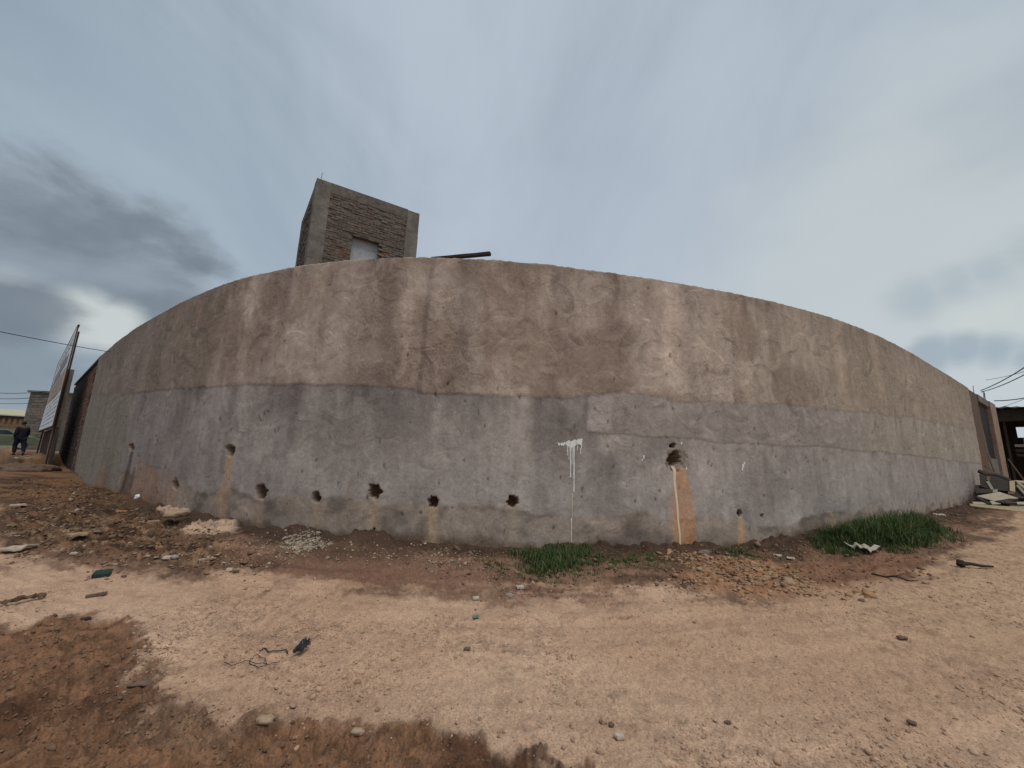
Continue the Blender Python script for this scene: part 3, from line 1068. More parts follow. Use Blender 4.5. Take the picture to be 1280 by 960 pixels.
    for k in range(420):
        s0, z0 = r2.uniform(0, S_END), (r2.uniform(0.3, 2.6) if k % 4 else r2.uniform(2.4, TOP))
        pit_w, pit_h = r2.uniform(.006, .02), r2.uniform(.008, .05)
        m = (np.abs(s - s0) < .1) & (np.abs(z - z0) < .15)
        ii = np.where(m)[0]
        pit[ii] += np.exp(-((s[ii] - s0 + 0.3 * (z[ii] - z0) * r2.uniform(-1, 1)) / pit_w) ** 2 - ((z[ii] - z0) / pit_h) ** 2)
    pit = np.clip(pit, 0, 1)
    disp += relief2
    disp -= pit * 0.016
    c = c * (1 - 0.62 * pit)[:, None]
    # ---- the holes: x, y, half width, half height (photo pixels)
    holes = [(287, 563, 5.5, 7), (219.5, 606, 3.6, 7.5), (326, 614, 7.5, 9.5), (395, 622, 5.6, 7.5), (468, 614.5, 8.2, 8.5), (541, 628, 6.3, 7), (641, 627, 7.6, 7.2), (843, 574, 8.5, 9), (841, 557, 4.2, 2.8), (924, 642, 3.0, 4.6), (164.5, 559, 2.6, 4.5), (467, 662, 1.7, 1.7), (952, 645, 1.6, 2.6)]
    for n_, (x, y, rx, ry) in enumerate(holes):
        m = np.where((np.abs(PX - x) < 40) & (np.abs(PY - y) < 40))[0]
        dx, dy = PX[m] - x, PY[m] - y
        ang = np.arctan2(dy / ry, dx / rx)
        jag = 1 + 0.30 * fbm(np.cos(ang) * 2.2 + n_ * 7, np.sin(ang) * 2.2, 4, 90 + n_, 0.65)
        q = np.hypot(dx / rx, dy / ry) / jag
        depth = 0.20 if rx > 3 else 0.10
        inn = sstep(1.06, 0.86, q)
        disp[m] = disp[m] * (1 - inn) - depth * inn * (0.75 + 0.25 * np.clip(1 - q, 0, 1) + 0.12 * fbm(dx * .4, dy * .4, 2, 99))
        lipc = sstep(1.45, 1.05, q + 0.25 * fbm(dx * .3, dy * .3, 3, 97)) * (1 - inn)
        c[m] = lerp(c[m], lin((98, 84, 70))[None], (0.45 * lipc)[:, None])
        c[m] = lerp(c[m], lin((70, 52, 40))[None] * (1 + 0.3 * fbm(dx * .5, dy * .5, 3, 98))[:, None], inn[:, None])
    # broken-out ring round the biggest hole
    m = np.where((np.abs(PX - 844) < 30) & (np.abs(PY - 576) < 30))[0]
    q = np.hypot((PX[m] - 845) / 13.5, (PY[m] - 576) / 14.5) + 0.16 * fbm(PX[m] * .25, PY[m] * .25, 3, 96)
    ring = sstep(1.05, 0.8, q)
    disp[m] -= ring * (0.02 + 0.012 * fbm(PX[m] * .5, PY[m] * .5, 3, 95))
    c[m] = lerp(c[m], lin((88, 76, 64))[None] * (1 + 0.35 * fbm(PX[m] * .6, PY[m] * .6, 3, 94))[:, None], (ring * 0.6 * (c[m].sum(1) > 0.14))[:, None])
    disp = disp * sstep(0.0, 0.03, TOP - z + 0.012)
    topj = np.where(z > TOP - 0.001, fbm(s * 2.5, s * 0, 4, 85) * 0.008 + fbm(s * 14, s * 0, 3, 86, 0.65) * 0.011, 0)
    V = np.c_[P[:, 0] + N[:, 0] * disp, P[:, 1] + N[:, 1] * disp, z + topj].reshape(nr, nc, 3)
    C = c.reshape(nr, nc, 3)
    TH = 0.24
    Nn = N.reshape(nr, nc, 2)
    # top and back of the wall: extra rows
    tb = V[-1].copy()
    tb[:, :2] = P.reshape(nr, nc, 2)[-1] - Nn[-1] * TH
    bb = tb.copy()
    bb[:, 2] = -0.5
    V = np.vstack([V, tb[None], bb[None]])
    C = np.vstack([C, C[-1:], C[-1:]])
    # ends
    lastc, firstc = V[:, -1].copy(), V[:, 0].copy()
    lastc[:nr, :2] -= Nn[:, -1] * TH
    firstc[:nr, :2] -= Nn[:, 0] * TH
    V = np.concatenate([firstc[:, None], V, lastc[:, None]], 1)
    C = np.concatenate([C[:, :1], C, C[:, -1:]], 1)
    a, b = V.shape[:2]
    i, j = np.meshgrid(np.arange(a - 1), np.arange(b - 1), indexing='ij')
    Fq = np.stack([i * b + j, i * b + j + 1, (i + 1) * b + j + 1, (i + 1) * b + j], -1).reshape(-1, 4)
    k = len(PLAN) // 2
    org = np.array([PLAN[k, 0], PLAN[k, 1], FOOT[k]])
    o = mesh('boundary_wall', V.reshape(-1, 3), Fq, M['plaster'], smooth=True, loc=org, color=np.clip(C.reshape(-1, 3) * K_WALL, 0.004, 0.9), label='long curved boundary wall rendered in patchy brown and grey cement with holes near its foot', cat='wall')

    def face(x, y, off=0.004):
        """a point just proud of the plaster at a photo pixel"""
        i = int(np.argmin((PX - x) ** 2 + (PY - y) ** 2))
        return np.array([P[i, 0] + N[i, 0] * (max(disp[i], -0.01) + off), P[i, 1] + N[i, 1] * (max(disp[i], -0.01) + off), z[i]]), np.array([TAN[np.argmin(np.abs(SARC - s[i]))][0], TAN[np.argmin(np.abs(SARC - s[i]))][1], 0]), np.array([N[i, 0], N[i, 1], 0])
    return o, face


WALL, wall_face = build_wall()


def paint_marks():
    mb = MB()

    def ribbon(pts):
        """strip lying on the plaster: (x, y, half width px)"""
        fr = []
        bk = []
        for x, y, hw in pts:
            a, t, n = wall_face(x, y, 0.005)
            w = hw * np.linalg.norm(a[:2]) / FPX
            fr.append((a - t * w, a + t * w))
            bk.append((a - t * w - n * 0.02, a + t * w - n * 0.02))
        V = []
        F = []
        for (l, r), (bl, br) in zip(fr, bk):
            V += [l, r, bl, br]
        for i in range(len(pts) - 1):
            o = i * 4
            F += [(o, o + 4, o + 5, o + 1), (o, o + 2, o + 6, o + 4), (o + 1, o + 5, o + 7, o + 3)]
        F += [(0, 1, 3, 2), (len(V) - 4, len(V) - 2, len(V) - 1, len(V) - 3)]
        mb.add(V, F)
    # the splash: overlapping short upright dabs of uneven height
    prof = [(697, 553, 555), (699, 553, 556.5), (701.5, 553.5, 556.5), (704, 553, 557), (706.5, 552.5, 556.5), (709, 551.5, 557), (711.5, 550.5, 558), (714, 551, 560), (716.5, 550.6, 559), (719, 549.6, 557.5), (721.5, 549.2, 556), (724, 548.4, 555), (726.5, 548, 557)]
    for i, (x, a, b) in enumerate(prof):
        ribbon([(x, a, .5), (x + .1, a + 1.0, 1.5), (x, b - 1.2, 1.3), (x, b, .4)])
    for x, a, b, w in [(709, 556, 569, .45), (713.6, 556, 596, .75), (717.3, 556, 615.5, .8), (715.4, 556, 580, .4), (722, 554, 562, .5), (726.6, 553, 567, .6), (711.2, 556, 574, .35), (714.6, 648, 668, .5), (714.6, 668, 684, .3), (715.2, 616, 648, .22)]:
        n = 8
        ribbon([(x - (y - a) * 0.004, y, w * (1 - 0.3 * i / n) * (1 + 0.2 * math.sin(i * 2.1))) for i, y in enumerate(np.linspace(a, b, n))])
    for x, y, r in [(805.5, 571, 1.0), (803, 575, .6), (929, 582, 1.3), (930.5, 579, .9), (928, 586, .8), (851.5, 554, .9), (715.2, 683.5, 1.3), (858.5, 586, .9)]:
        ribbon([(x, y - r * 2.2, r * .4), (x, y - r, r), (x, y + r, r), (x, y + r * 2, r * .3)])
    mb.build('paint_splash', M['white'], WALL, label='white paint splash with long drips on the grey plaster')
    mb = MB()
    ribbon([(840, 583, 1.2), (841.5, 584, 2.4), (842.5, 586, 2.2), (843.2, 589, 1.8), (843.5, 600, 1.3), (844.6, 615, 1.25), (846.4, 632, 1.2), (848, 650, 1.1), (849.6, 668, 1.0), (850.4, 680, 1.1), (851.5, 684, 1.0)])
    mb.build('dried_trickle', M['cream'], WALL, label='cream dried trickle running down from the broken hole')


paint_marks()


# ------------------------------------------------------------------ brick tower behind the wall
def build_tower():
    A = ray(397, 222)
    ztop = EYE + 8.3
    a = at_height(397, 222, ztop)[:2]
    b = at_height(524, 267, ztop)[:2]
    cc = at_height(377.5, 277, ztop)[:2]
    t = unit(b - a)
    Lf = np.linalg.norm(b - a)
    n = np.array([t[1], -t[0]])                         # out of the front, towards the road
    if n @ (-a) < 0:
        n = -n
    n = -unit(cc - a)                                    # the side face runs back along the photo's own edge
    Ls = 3.0
    zb = 0.2
    T3 = np.r_[t, 0]
    N3 = np.r_[n, 0]
    Z3 = np.array([0, 0, 1.0])
    ctr = np.r_[a + t * Lf / 2 - n * Ls / 2, zb]
    root = thing('brick_tower', ctr, 'square unfinished brick tower with concrete corner columns rising behind the wall', 'tower')
    print('tower', Lf, Ls, ztop - EYE, a, b, cc)

    def W(u, d, z):                                      # along the front, out of the front, height
        return np.r_[a + t * u + n * d, z]
    cw = 0.40
    # four corner columns
    for (u, d) in ((cw / 2, -cw / 2), (Lf - cw / 2, -cw / 2), (cw / 2, -Ls + cw / 2), (Lf - cw / 2, -Ls + cw / 2)):
        mb = MB()
        zz = np.linspace(zb, ztop - 0.02, 12)
        for z0, z1 in zip(zz[:-1], zz[1:]):
            mb.box(W(u, d, (z0 + z1) / 2), T3 * (cw / 2 + 0.012), N3 * (cw / 2 + 0.012), Z3 * ((z1 - z0) / 2 + 0.001), 0.006)
        mb.build('concrete_column', M['concrete'], root)
    # ring beam
    for (u, d, hu, hd) in ((Lf / 2, -0.12, Lf / 2 - cw, .12), (Lf / 2, -Ls + .12, Lf / 2 - cw, .12)):
        mb = MB()
        mb.box(W(u, d, ztop - 0.17), T3 * hu, N3 * hd, Z3 * .17, .008)
        mb.build('ring_beam', M['mortar'], root)
    for (u) in (0.12, Lf - 0.12):
        mb = MB()
        mb.box(W(u, -Ls / 2, ztop - 0.17), T3 * .12, N3 * (Ls / 2 - cw), Z3 * .17, .008)
        mb.build('ring_beam', M['mortar'], root)
    # window opening from the photograph
    P0 = np.r_[a, 0]
    w0 = on_plane(441, 293.5, P0, T3)
    w1 = on_plane(471, 303, P0, T3)
    u0, u1 = (w0[:2] - a) @ t, (w1[:2] - a) @ t
    ztopw = (w0[2] + w1[2]) / 2
    zbot = ztopw - 1.25
    ch, bl = 0.085, 0.23
    # bricks of the front and the left side, one joined part each; mortar backing behind
    for name, along, L0, L1 in (('front', 0, cw, Lf - cw), ('side', 1, cw, Ls - cw)):
        mb = MB()
        red = MB()
        z = 3.5
        row = 0
        while z < ztop - 0.36:
            x = L0 - (bl / 2 if row % 2 else 0)
            while x < L1:
                x0, x1 = max(x, L0), min(x + bl - 0.016, L1)
                xm, zm = (x0 + x1) / 2, z + ch / 2 - .007
                if x1 - x0 > 0.04:
                    ragged = u1 + (0.09 if row % 2 else 0.0) + (0.12 if z < ztopw - 0.35 else 0.02)
                    inwin = along == 0 and u0 < xm < ragged and zbot < zm < ztopw
                    if not inwin:
                        near = along == 0 and (u0 - 0.25 < xm < ragged + 0.3) and zbot - .2 < zm < ztopw - 0.25 and random.random() < 0.5
                        pr = random.uniform(-0.014, 0.016) - (0.03 if random.random() < 0.06 else 0)
                        tgt = red if near else mb
                        hl = (x1 - x0) / 2
                        if along == 0:
                            tgt.box(W(xm, -0.05 + pr, zm), T3 * hl, N3 * .05, Z3 * (ch / 2 - .007), .006)
                        else:
                            tgt.box(W(0.05 - pr, -xm, zm), T3 * .05, N3 * hl, Z3 * (ch / 2 - .007), .006)
                x += bl
            z += ch
            row += 1
        mb.build('brick_infill', M['brick'], root, kind='stuff')
        if red.v:
            red.build('brick_surround', M['brick_red'], root, kind='stuff')
        bk = MB()
        if along == 0:
            for (ua, ub, za, zc) in ((L0, u0 - .005, zb, ztop - .34), (u1 + .23, L1, zb, ztop - .34), (u0 - .005, u1 + .23, zb, zbot), (u0 - .005, u1 + .23, ztopw + .02, ztop - .34)):
                bk.box(W((ua + ub) / 2, -0.105, (za + zc) / 2), T3 * (ub - ua) / 2, N3 * .085, Z3 * (zc - za) / 2)
        else:
            bk.box(W(0.105, -Ls / 2, (zb + ztop - .34) / 2), T3 * .085, N3 * (Ls / 2 - cw), Z3 * (ztop - .34 - zb) / 2)
        bk.build('mortar_backing', M['mortar'], root)
    bk = MB()
    bk.box(W(Lf - 0.13, -Ls / 2, (zb + ztop - .34) / 2), T3 * .1, N3 * (Ls / 2 - cw), Z3 * (ztop - .34 - zb) / 2)
    bk.box(W(Lf / 2, -Ls + .13, (zb + ztop - .34) / 2), T3 * (Lf / 2 - cw), N3 * .1, Z3 * (ztop - .34 - zb) / 2)
    bk.build('rear_wall', M['mortar'], root)
    win = MB()
    win.box(W((u0 + u1) / 2 + .1, -0.22, (zbot + ztopw) / 2), T3 * ((u1 - u0) / 2 + .2), N3 * .012, Z3 * ((ztopw - zbot) / 2 + .06))
    win.build('window_sheet', M['sheet'], root)
    li = MB()
    li.box(W((u0 + u1) / 2 + .05, -0.06, ztopw + .012), T3 * ((u1 - u0) / 2 + .12), N3 * .05, Z3 * .012)
    li.build('lintel', M['wood_dark'], root)
    rb = MB()
    rb.tube([W(.1, -.15, ztop - .05), W(.12, -.15, ztop + .15), W(.13, -.16, ztop + .33)], .008, 5)
    rb.build('rebar', M['steel'], root)


build_tower()


def build_beam():
    # rests across the top of the wall, tip in the air over the yard behind
    i = int(np.argmin(np.abs(project(PLAN[:, 0], PLAN[:, 1], np.full(len(PLAN), TOP))[0] - 580)))
    p0 = np.r_[PLAN[i] - NOR[i] * 0.10, TOP + 0.012]
    k = int(np.argmin(np.abs(project(PLAN[:, 0], PLAN[:, 1], np.full(len(PLAN), TOP))[0] - 552)))
    tip = ray(613, 317.2)
    d = np.linalg.norm(p0[:2]) / np.linalg.norm(tip[:2])
    tp = np.array([0, 0, EYE]) + tip * d * 1.012
    tail = ray(540, 324)
    td = np.array([0, 0, EYE]) + tail * d * 1.07
    ax = unit(tp - td)
    side = unit(np.cross(ax, (0, 0, 1)))
    upv = np.cross(side, ax)
    mb = MB()
    n = 5
    for q in range(n):
        a0, a1 = td + (tp - td) * q / n, td + (tp - td) * (q + 1) / n
        mb.box((a0 + a1) / 2, (a1 - a0) / 2 * 1.004, side * .04, upv * .028, .003)
    mb.build('timber_beam', M['wood_dark'], loc=td, label='dark timber beam sticking up over the top of the wall beside the tower', cat='beam')


build_beam()

# ------------------------------------------------------------------ left end: sooty wall, post, signboard, hoarding
Z3 = np.array([0, 0, 1.0])


def wall_strip(name, pts, z0, z1f, th, mat, parent, brick=False):
    """upright slab following plan points; z1f gives the top at each point"""
    V = []
    F = []
    for i, p in enumerate(pts):
        a = pts[max(0, i - 1)]
        b = pts[min(len(pts) - 1, i + 1)]
        t = unit(np.array(b) - np.array(a))
        n = np.array([t[1], -t[0]])
        q = np.array(p) - n * th
        V += [np.r_[p, z0], np.r_[p, z1f[i]], np.r_[q, z0], np.r_[q, z1f[i]]]
    for i in range(len(pts) - 1):
        o = i * 4
        F += [(o, o + 4, o + 5, o + 1), (o + 1, o + 5, o + 7, o + 3), (o + 2, o + 3, o + 7, o + 6)]
    e = (len(pts) - 1) * 4
    F += [(0, 1, 3, 2), (e, e + 2, e + 3, e + 1)]
    return mesh(name, V, F, mat, parent)


def left_end():
    e = PLAN[0]
    far = at_height(92, 481, TOP)[:2]
    nl = NOR[0]
    tl = unit(far - e)
    L = np.linalg.norm(far - e)
    print('left gate wall length', L, 'far', far)
    nn = np.array([-tl[1], tl[0]])
    if nn @ (-e) < 0:
        nn = -nn
    s0 = e + tl * 0.03 - nn * .06
    root = thing('sooty_wall', np.r_[e + tl * L / 2, float(gz(*(e + tl * L / 2))[0])], 'soot-blackened bare brick wall between the post and the rendered wall', 'wall')
    zb = -0.4
    # mortar core and single bricks in front of it; soot darkens the middle
    core = MB()
    T3, N3 = np.r_[tl, 0], np.r_[nn, 0]
    c0 = np.r_[s0 + tl * L / 2 - nn * .14, (zb + TOP - .03) / 2]
    core.box(c0, T3 * L / 2, N3 * .08, Z3 * (TOP - .03 - zb) / 2)
    core.build('wall_core', M['stain_wall'], root)
    clean, soot = MB(), MB()
    z = 0.0
    row = 0
    while z < TOP - .16:
        x = 0.0
        while x < L - .1:
            x0 = x + (0 if row % 2 else -.2)
            x1 = x0 + .385
            x0, x1 = max(0, x0), min(L, x1)
            if x1 - x0 > .05:
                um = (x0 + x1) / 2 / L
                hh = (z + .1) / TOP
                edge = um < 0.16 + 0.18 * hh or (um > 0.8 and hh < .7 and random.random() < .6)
                tgt = clean if (edge and random.random() < .85) else soot
                tgt.box(np.r_[s0 + tl * (x0 + x1) / 2 - nn * (.03 + random.uniform(-.006, .006)), z + .095], T3 * ((x1 - x0) / 2 - .008), N3 * .03, Z3 * .087, .005)
            x += .4
        z += .19
        row += 1
    clean.build('brick_courses', M['brick_red'], root, kind='stuff')
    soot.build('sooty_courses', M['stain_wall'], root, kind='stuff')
    cp = MB()
    cp.box(np.r_[s0 + tl * (L / 2) - nn * .08, TOP + .012], T3 * L / 2, N3 * .12, Z3 * .04, .01)
    cp.build('coping', M['concrete_dark'], root)
    # post
    pt = at_height(88.5, 462, TOP)
    pb = hit(56, 586)
    base = np.r_[pt[:2], 0]
    zf = float(gz(base[0], base[1])[0])
    post = thing('gate_post', (base[0], base[1], zf), 'square grey cement gate post behind the signboard', 'post')
    hw = np.linalg.norm(base[:2]) * 3.4 / FPX * .62
    mb = MB()
    zz = np.linspace(zf - .3, TOP, 9)
    for z0, z1 in zip(zz[:-1], zz[1:]):
        mb.box((base[0], base[1], (z0 + z1) / 2), T3 * hw, N3 * hw, Z3 * ((z1 - z0) / 2 + .001), .006)
    mb.build('shaft', M['post'], post)
    # signboard, standing along the road in front of the post
    r = ray(98, 407)
    dist = np.linalg.norm(base[:2]) * 0.975
    near_t = np.array([0, 0, EYE]) + r * (dist / np.linalg.norm(r[:2]))
    r = ray(66, 532)
    near_b = np.array([0, 0, EYE]) + r * (dist / np.linalg.norm(r[:2]))
    zt, zbm = near_t[2], near_b[2]
    nx = (near_t[:2] + near_b[:2]) / 2
    ft = at_height(73.5, 455, zt)[:2]
    fb = at_height(49, 538.5, zbm)[:2]
    u = unit(ft - nx)
    fr_t, fr_b = ray(73.5, 455), ray(49, 538.5)
    far_t = np.array([0, 0, EYE]) + fr_t * (dist * 1.24 / np.linalg.norm(fr_t[:2]))
    far_b = np.array([0, 0, EYE]) + fr_b * (dist * 1.24 / np.linalg.norm(fr_b[:2]))
    u = unit((far_t[:2] + far_b[:2]) / 2 - nx)
    W_ = float(np.linalg.norm((far_t[:2] + far_b[:2]) / 2 - nx))
    print('sign', nx, W_, zt, zbm)
    nrm = np.array([u[1], -u[0]])
    if nrm @ (-nx) < 0:
        nrm = -nrm
    U3, M3 = np.r_[u, 0], np.r_[nrm, 0]
    H_ = zt - zbm
    gf = float(gz(nx[0], nx[1])[0])
    sg = thing('signboard', np.r_[nx + u * W_ / 2, gf], 'tall leaning pale blue and orange signboard seen edge-on at the left end of the wall', 'sign')

    def B(a, h, o=0.0):
        p = (near_b * (1 - h) + near_t * h) * (1 - a) + (far_b * (1 - h) + far_t * h) * a
        return p + M3 * o

    def slab(mb, a0, a1, h0, h1, o0, o1):
        V = [B(a, h, o) for o in (o1, o0) for a, h in ((a0, h0), (a1, h0), (a1, h1), (a0, h1))]
        return mb.add(V, [(0, 1, 2, 3), (7, 6, 5, 4), (0, 4, 5, 1), (1, 5, 6, 2), (2, 6, 7, 3), (3, 7, 4, 0)])
    slab(MB(), 0, 1, 0, 1, -.012, .02).build('board', M['signblue'], sg)
    mb = MB()
    slab(mb, -.003, 0, -.01, 1.01, -.025, .022)
    slab(mb, 1, 1.008, -.01, 1.01, -.06, .035)
    slab(mb, 0, 1, -.015, 0, -.05, .03)
    slab(mb, 0, 1, 1, 1.012, -.05, .03)
    mb.build('frame', M['rust'], sg)
    slab(MB(), .015, .985, .36, .60, .02, .026).build('orange_panel', M['signorange'], sg)
    mb = MB()
    slab(mb, .12, .88, .66, .76, .02, .026)
    slab(mb, .3, .6, .762, .80, .02, .026)
    slab(mb, .45, .95, .615, .655, .02, .026)
    mb.build('picture', M['signdark'], sg)
    mb = MB()                                           # rows of print too small and slanted to read
    rr = random.Random(4)
    for h in (.93, .885, .84, .30, .25, .20, .15, .10, .05):
        x = .06
        while x < .9:
            wl = rr.uniform(.03, .09)
            slab(mb, x, x + wl, h - rr.uniform(.003, .007), h + .006, .02, .0225)
            x += wl + rr.uniform(.02, .05)
    for h in (.54, .49, .44, .39):
        x = .1
        while x < .85:
            wl = rr.uniform(.04, .12)
            slab(mb, x, x + wl, h - .009, h + .009, .024, .031)
            x += wl + rr.uniform(.02, .05)
    mb.build('printed_rows', M['signdark'], sg, kind='stuff')
    for a0 in (.06, .94):
        mb = MB()
        lo = B(a0, 0, -.09)
        hi = B(a0, .97, -.09)
        lo[2] = float(gz(lo[0], lo[1])[0]) - .3
        mb.tube([lo, hi], .04, 6)
        mb.build('leg', M['rust'], sg)
    # rusty sheets under the board
    hd = thing('sheet_hoarding', np.r_[nx + u * W_ * .5 - nrm * .16, gf], 'low rusty brown metal hoarding under the signboard', 'hoarding')
    for k in range(4):
        mb = MB()
        a0, a1 = k / 4 * W_, (k + 1) / 4 * W_ - .02
        V, F = [], []
        m = 12
        for q in range(m + 1):
            aa = a0 + (a1 - a0) * q / m
            off = -.16 + .02 * (1 if q % 2 else -1)
            p = nx + u * aa + nrm * off
            zq = B(aa / W_, 0)[2] - .05
            V += [np.r_[p, gf - .4], np.r_[p, zq], np.r_[p - nrm * .004, gf - .4], np.r_[p - nrm * .004, zq]]
        for q in range(m):
            o = q * 4
            F += [(o, o + 4, o + 5, o + 1), (o + 2, o + 3, o + 7, o + 6), (o + 1, o + 5, o + 7, o + 3)]
        mb.add(V, F)
        mb.build('metal_sheet', M['rust'], hd)
    return e, tl, nn


LE, LT, LN = left_end()


# ------------------------------------------------------------------ right end: doorway, pier, shack, timber heap
def right_end():
    e = PLAN[-1]
    t = T_R
    n = NOR[-1]
    P0 = np.r_[e, 0]
    T3, N3 = np.r_[t, 0], np.r_[n, 0]

    def at(px, py, off=0.0):
        return on_plane(px, py, P0, T3, off)

    def ux(px, py, off=0.0):
        return (at(px, py, off)[:2] - e) @ t
    zf = float(gz(*(e + t * 2))[0])
    uA = ux(1222, 492)
    uB = ux(1236, 503)
    uC = ux(1243, 506)
    zt = TOP
    print('right end u', uA, uB, uC, at(1243, 506), 'zf', zf)
    if not (0.2 < uA < uB < uC < 12):
        uA, uB, uC = 1.0, 2.6, 3.3
    root = thing('gate_bay', np.r_[e + t * uC / 2, zf], 'unrendered gateway bay with a grey door at the right end of the wall', 'gateway')

    def W(u_, d, z):
        return np.r_[e + t * u_ + n * d, z]
    TH = .24
    mb = MB()
    mb.box(W(uA / 2 + .01, -.16, (zt + zf - .3) / 2), T3 * (uA / 2 - .012), N3 * .12, Z3 * (zt - zf + .3) / 2, .004)
    mb.build('jamb', M['wood_brown'], root)
    mb = MB()
    mb.box(W((uB + uC) / 2, -.12, (zt + zf - .3) / 2), T3 * (uC - uB) / 2, N3 * .14, Z3 * (zt - zf + .3) / 2, .006)
    mb.build('pier', plain('pinkish_render', (0.30, 0.215, 0.165), 0.92, 2, .3), root)
    mb = MB()
    mb.box(W((uA + uB) / 2, -.13, zt - .16), T3 * (uB - uA) / 2, N3 * .12, Z3 * .16, .005)
    mb.build('lintel', M['concrete'], root)
    mb = MB()
    mb.box(W((uA + uB) / 2, -.15, (zt - .32 + 2.1) / 2), T3 * (uB - uA) / 2, N3 * .02, Z3 * (zt - .32 - 2.1) / 2)
    mb.build('dark_panel', M['tin_dark'], root)
    mb = MB()
    mb.box(W((uA + uB) / 2, -.10, (2.1 + zf - .1) / 2), T3 * ((uB - uA) / 2 - .04), N3 * .025, Z3 * (2.1 - zf + .1) / 2)
    d = mb.build('door', M['concrete_dark'], root)
    mb = MB()
    mb.tube([W(uA + .12, -.10, zt - .4), W(uA + .2, -.06, 2.4), W(uA + .38, .05, 1.3), W(uA + .5, .2, zf + .1)], .035, 6)
    mb.build('frame_pole', M['wood_grey'], root)
    for u_, h in ((uA + .1, .45), (uB - .2, .55), (uB + .15, .6), (uB + .3, .5)):
        mb = MB()
        mb.tube([W(u_, -.12, zt - .05), W(u_ + .02, -.12, zt + h * .5), W(u_ + .06, -.11, zt + h)], .012, 5)
        mb.build('rebar', M['steel'], root)

    # shack beyond the pier, its open front turned to the road
    D = 37.0
    o0 = at_dist(1246, 590, D)
    fw = unit(o0[:2])
    rt = np.array([fw[1], -fw[0]])
    zg = float(gz(o0[0], o0[1])[0])
    rz = at_dist(1262, 511, D)[2]
    R3, W3 = np.r_[rt, 0], np.r_[fw, 0]

    def Q(x, d, z):
        return np.r_[o0[:2] + rt * x + fw * d, z]

    def xq(px, py, d=0.0):
        p = at_dist(px, py, D + d)
        return (p[:2] - o0[:2]) @ rt
    sh = thing('timber_shack', Q(2.5, 1.5, zg), 'dark open-fronted timber shack beyond the gateway at the right edge', 'shack')
    V, F = [], []
    nseg = 26
    for q in range(nseg + 1):
        xx = -.35 + 6.2 * q / nseg
        dz = .03 * (1 if q % 2 else -1) - .10 * max(0.0, xx - .95)
        V += [Q(xx, -.9, rz + dz), Q(xx, 3.6, rz + .5 + dz), Q(xx, -.9, rz - .05 + dz), Q(xx, 3.6, rz + .45 + dz)]
    for q in range(nseg):
        o = q * 4
        F += [(o, o + 1, o + 5, o + 4), (o + 2, o + 6, o + 7, o + 3), (o, o + 4, o + 6, o + 2)]
    mesh('roof', V, F, M['tin_dark'], sh)
    mb = MB()
    mb.box(Q(2.7, -.5, rz - .42), R3 * 3.0, W3 * .03, Z3 * .34, .01)
    mb.build('fascia', M['wood_black'], sh)
    for x, hx in ((xq(1249, 560), .07), (xq(1261, 560), .05), (xq(1290, 560), .08), (4.6, .08)):
        mb = MB()
        mb.box(Q(x, -.2, (rz - .1 + zg) / 2), R3 * hx, W3 * .06, Z3 * (rz - .1 - zg) / 2, .01)
        mb.build('post', M['wood_dark'], sh)
    xo = xq(1268, 541, 3.2)
    zo = at_dist(1272, 549, D + 3.2)[2]
    zl = at_dist(1272, 534, D + 3.2)[2]
    x = -.3
    k = 0
    while x < 5.6:                                      # back wall, one board each; right of xo only up to the sill
        hh = rz + .3 if x < xo - .1 else zo
        mb = MB()
        mb.box(Q(x + .1, 3.2, (hh + zg) / 2), R3 * .098, W3 * .014, Z3 * ((hh - zg) / 2 + .1), .006)
        mb.build('plank', M['wood_black'] if k % 3 else M['wood_dark'], sh)
        x += .2
        k += 1
    mb = MB()
    mb.box(Q((xo + 5.6) / 2, 3.2, (zl + rz + .4) / 2), R3 * (5.6 - xo) / 2, W3 * .02, Z3 * (rz + .4 - zl) / 2)
    mb.build('header_board', M['wood_black'], sh)
    for sx in (-.33, 5.6):
        mb = MB()
        mb.box(Q(sx, 1.5, (rz + .1 + zg) / 2), R3 * .02, W3 * 1.7, Z3 * (rz + .1 - zg) / 2)
        mb.build('side_wall', M['wood_black'], sh)
    for k in range(3):
        mb = MB()
        z = at_dist(1275, 557 + k * 6, D - .3)[2]
        mb.box(Q(3.2, -.28, z), R3 * (5.4 - xq(1270, 560) + .2) / 2, W3 * .015, Z3 * .07, .01)
        mb.build('slat', M['wood_grey'] if k == 0 else M['wood_dark'], sh)

    # two boards leaning on the pier
    for k, (px, lab, mt) in enumerate(((1258, 'reddish plank leaning against the pier by the shack', 'wood_brown'), (1266, 'darker plank leaning beside the reddish one at the shack', 'wood_dark'))):
        b0 = W(uC + .25 + k * .35, .75, zf)
        t0 = W(uC - .02 + k * .34, .10, zf + 1.9)
        ax = t0 - b0
        sd_ = unit(np.cross(ax, N3))
        mb = MB()
        mb.box((b0 + t0) / 2, ax / 2, sd_ * .09, unit(np.cross(ax, sd_)) * .014, .004)
        mb.build('leaning_plank', M[mt], loc=b0, label=lab, cat='plank', group='planks leaning at the shack')
    return e, t, n, zf


RE, RT, RN, RZ = right_end()


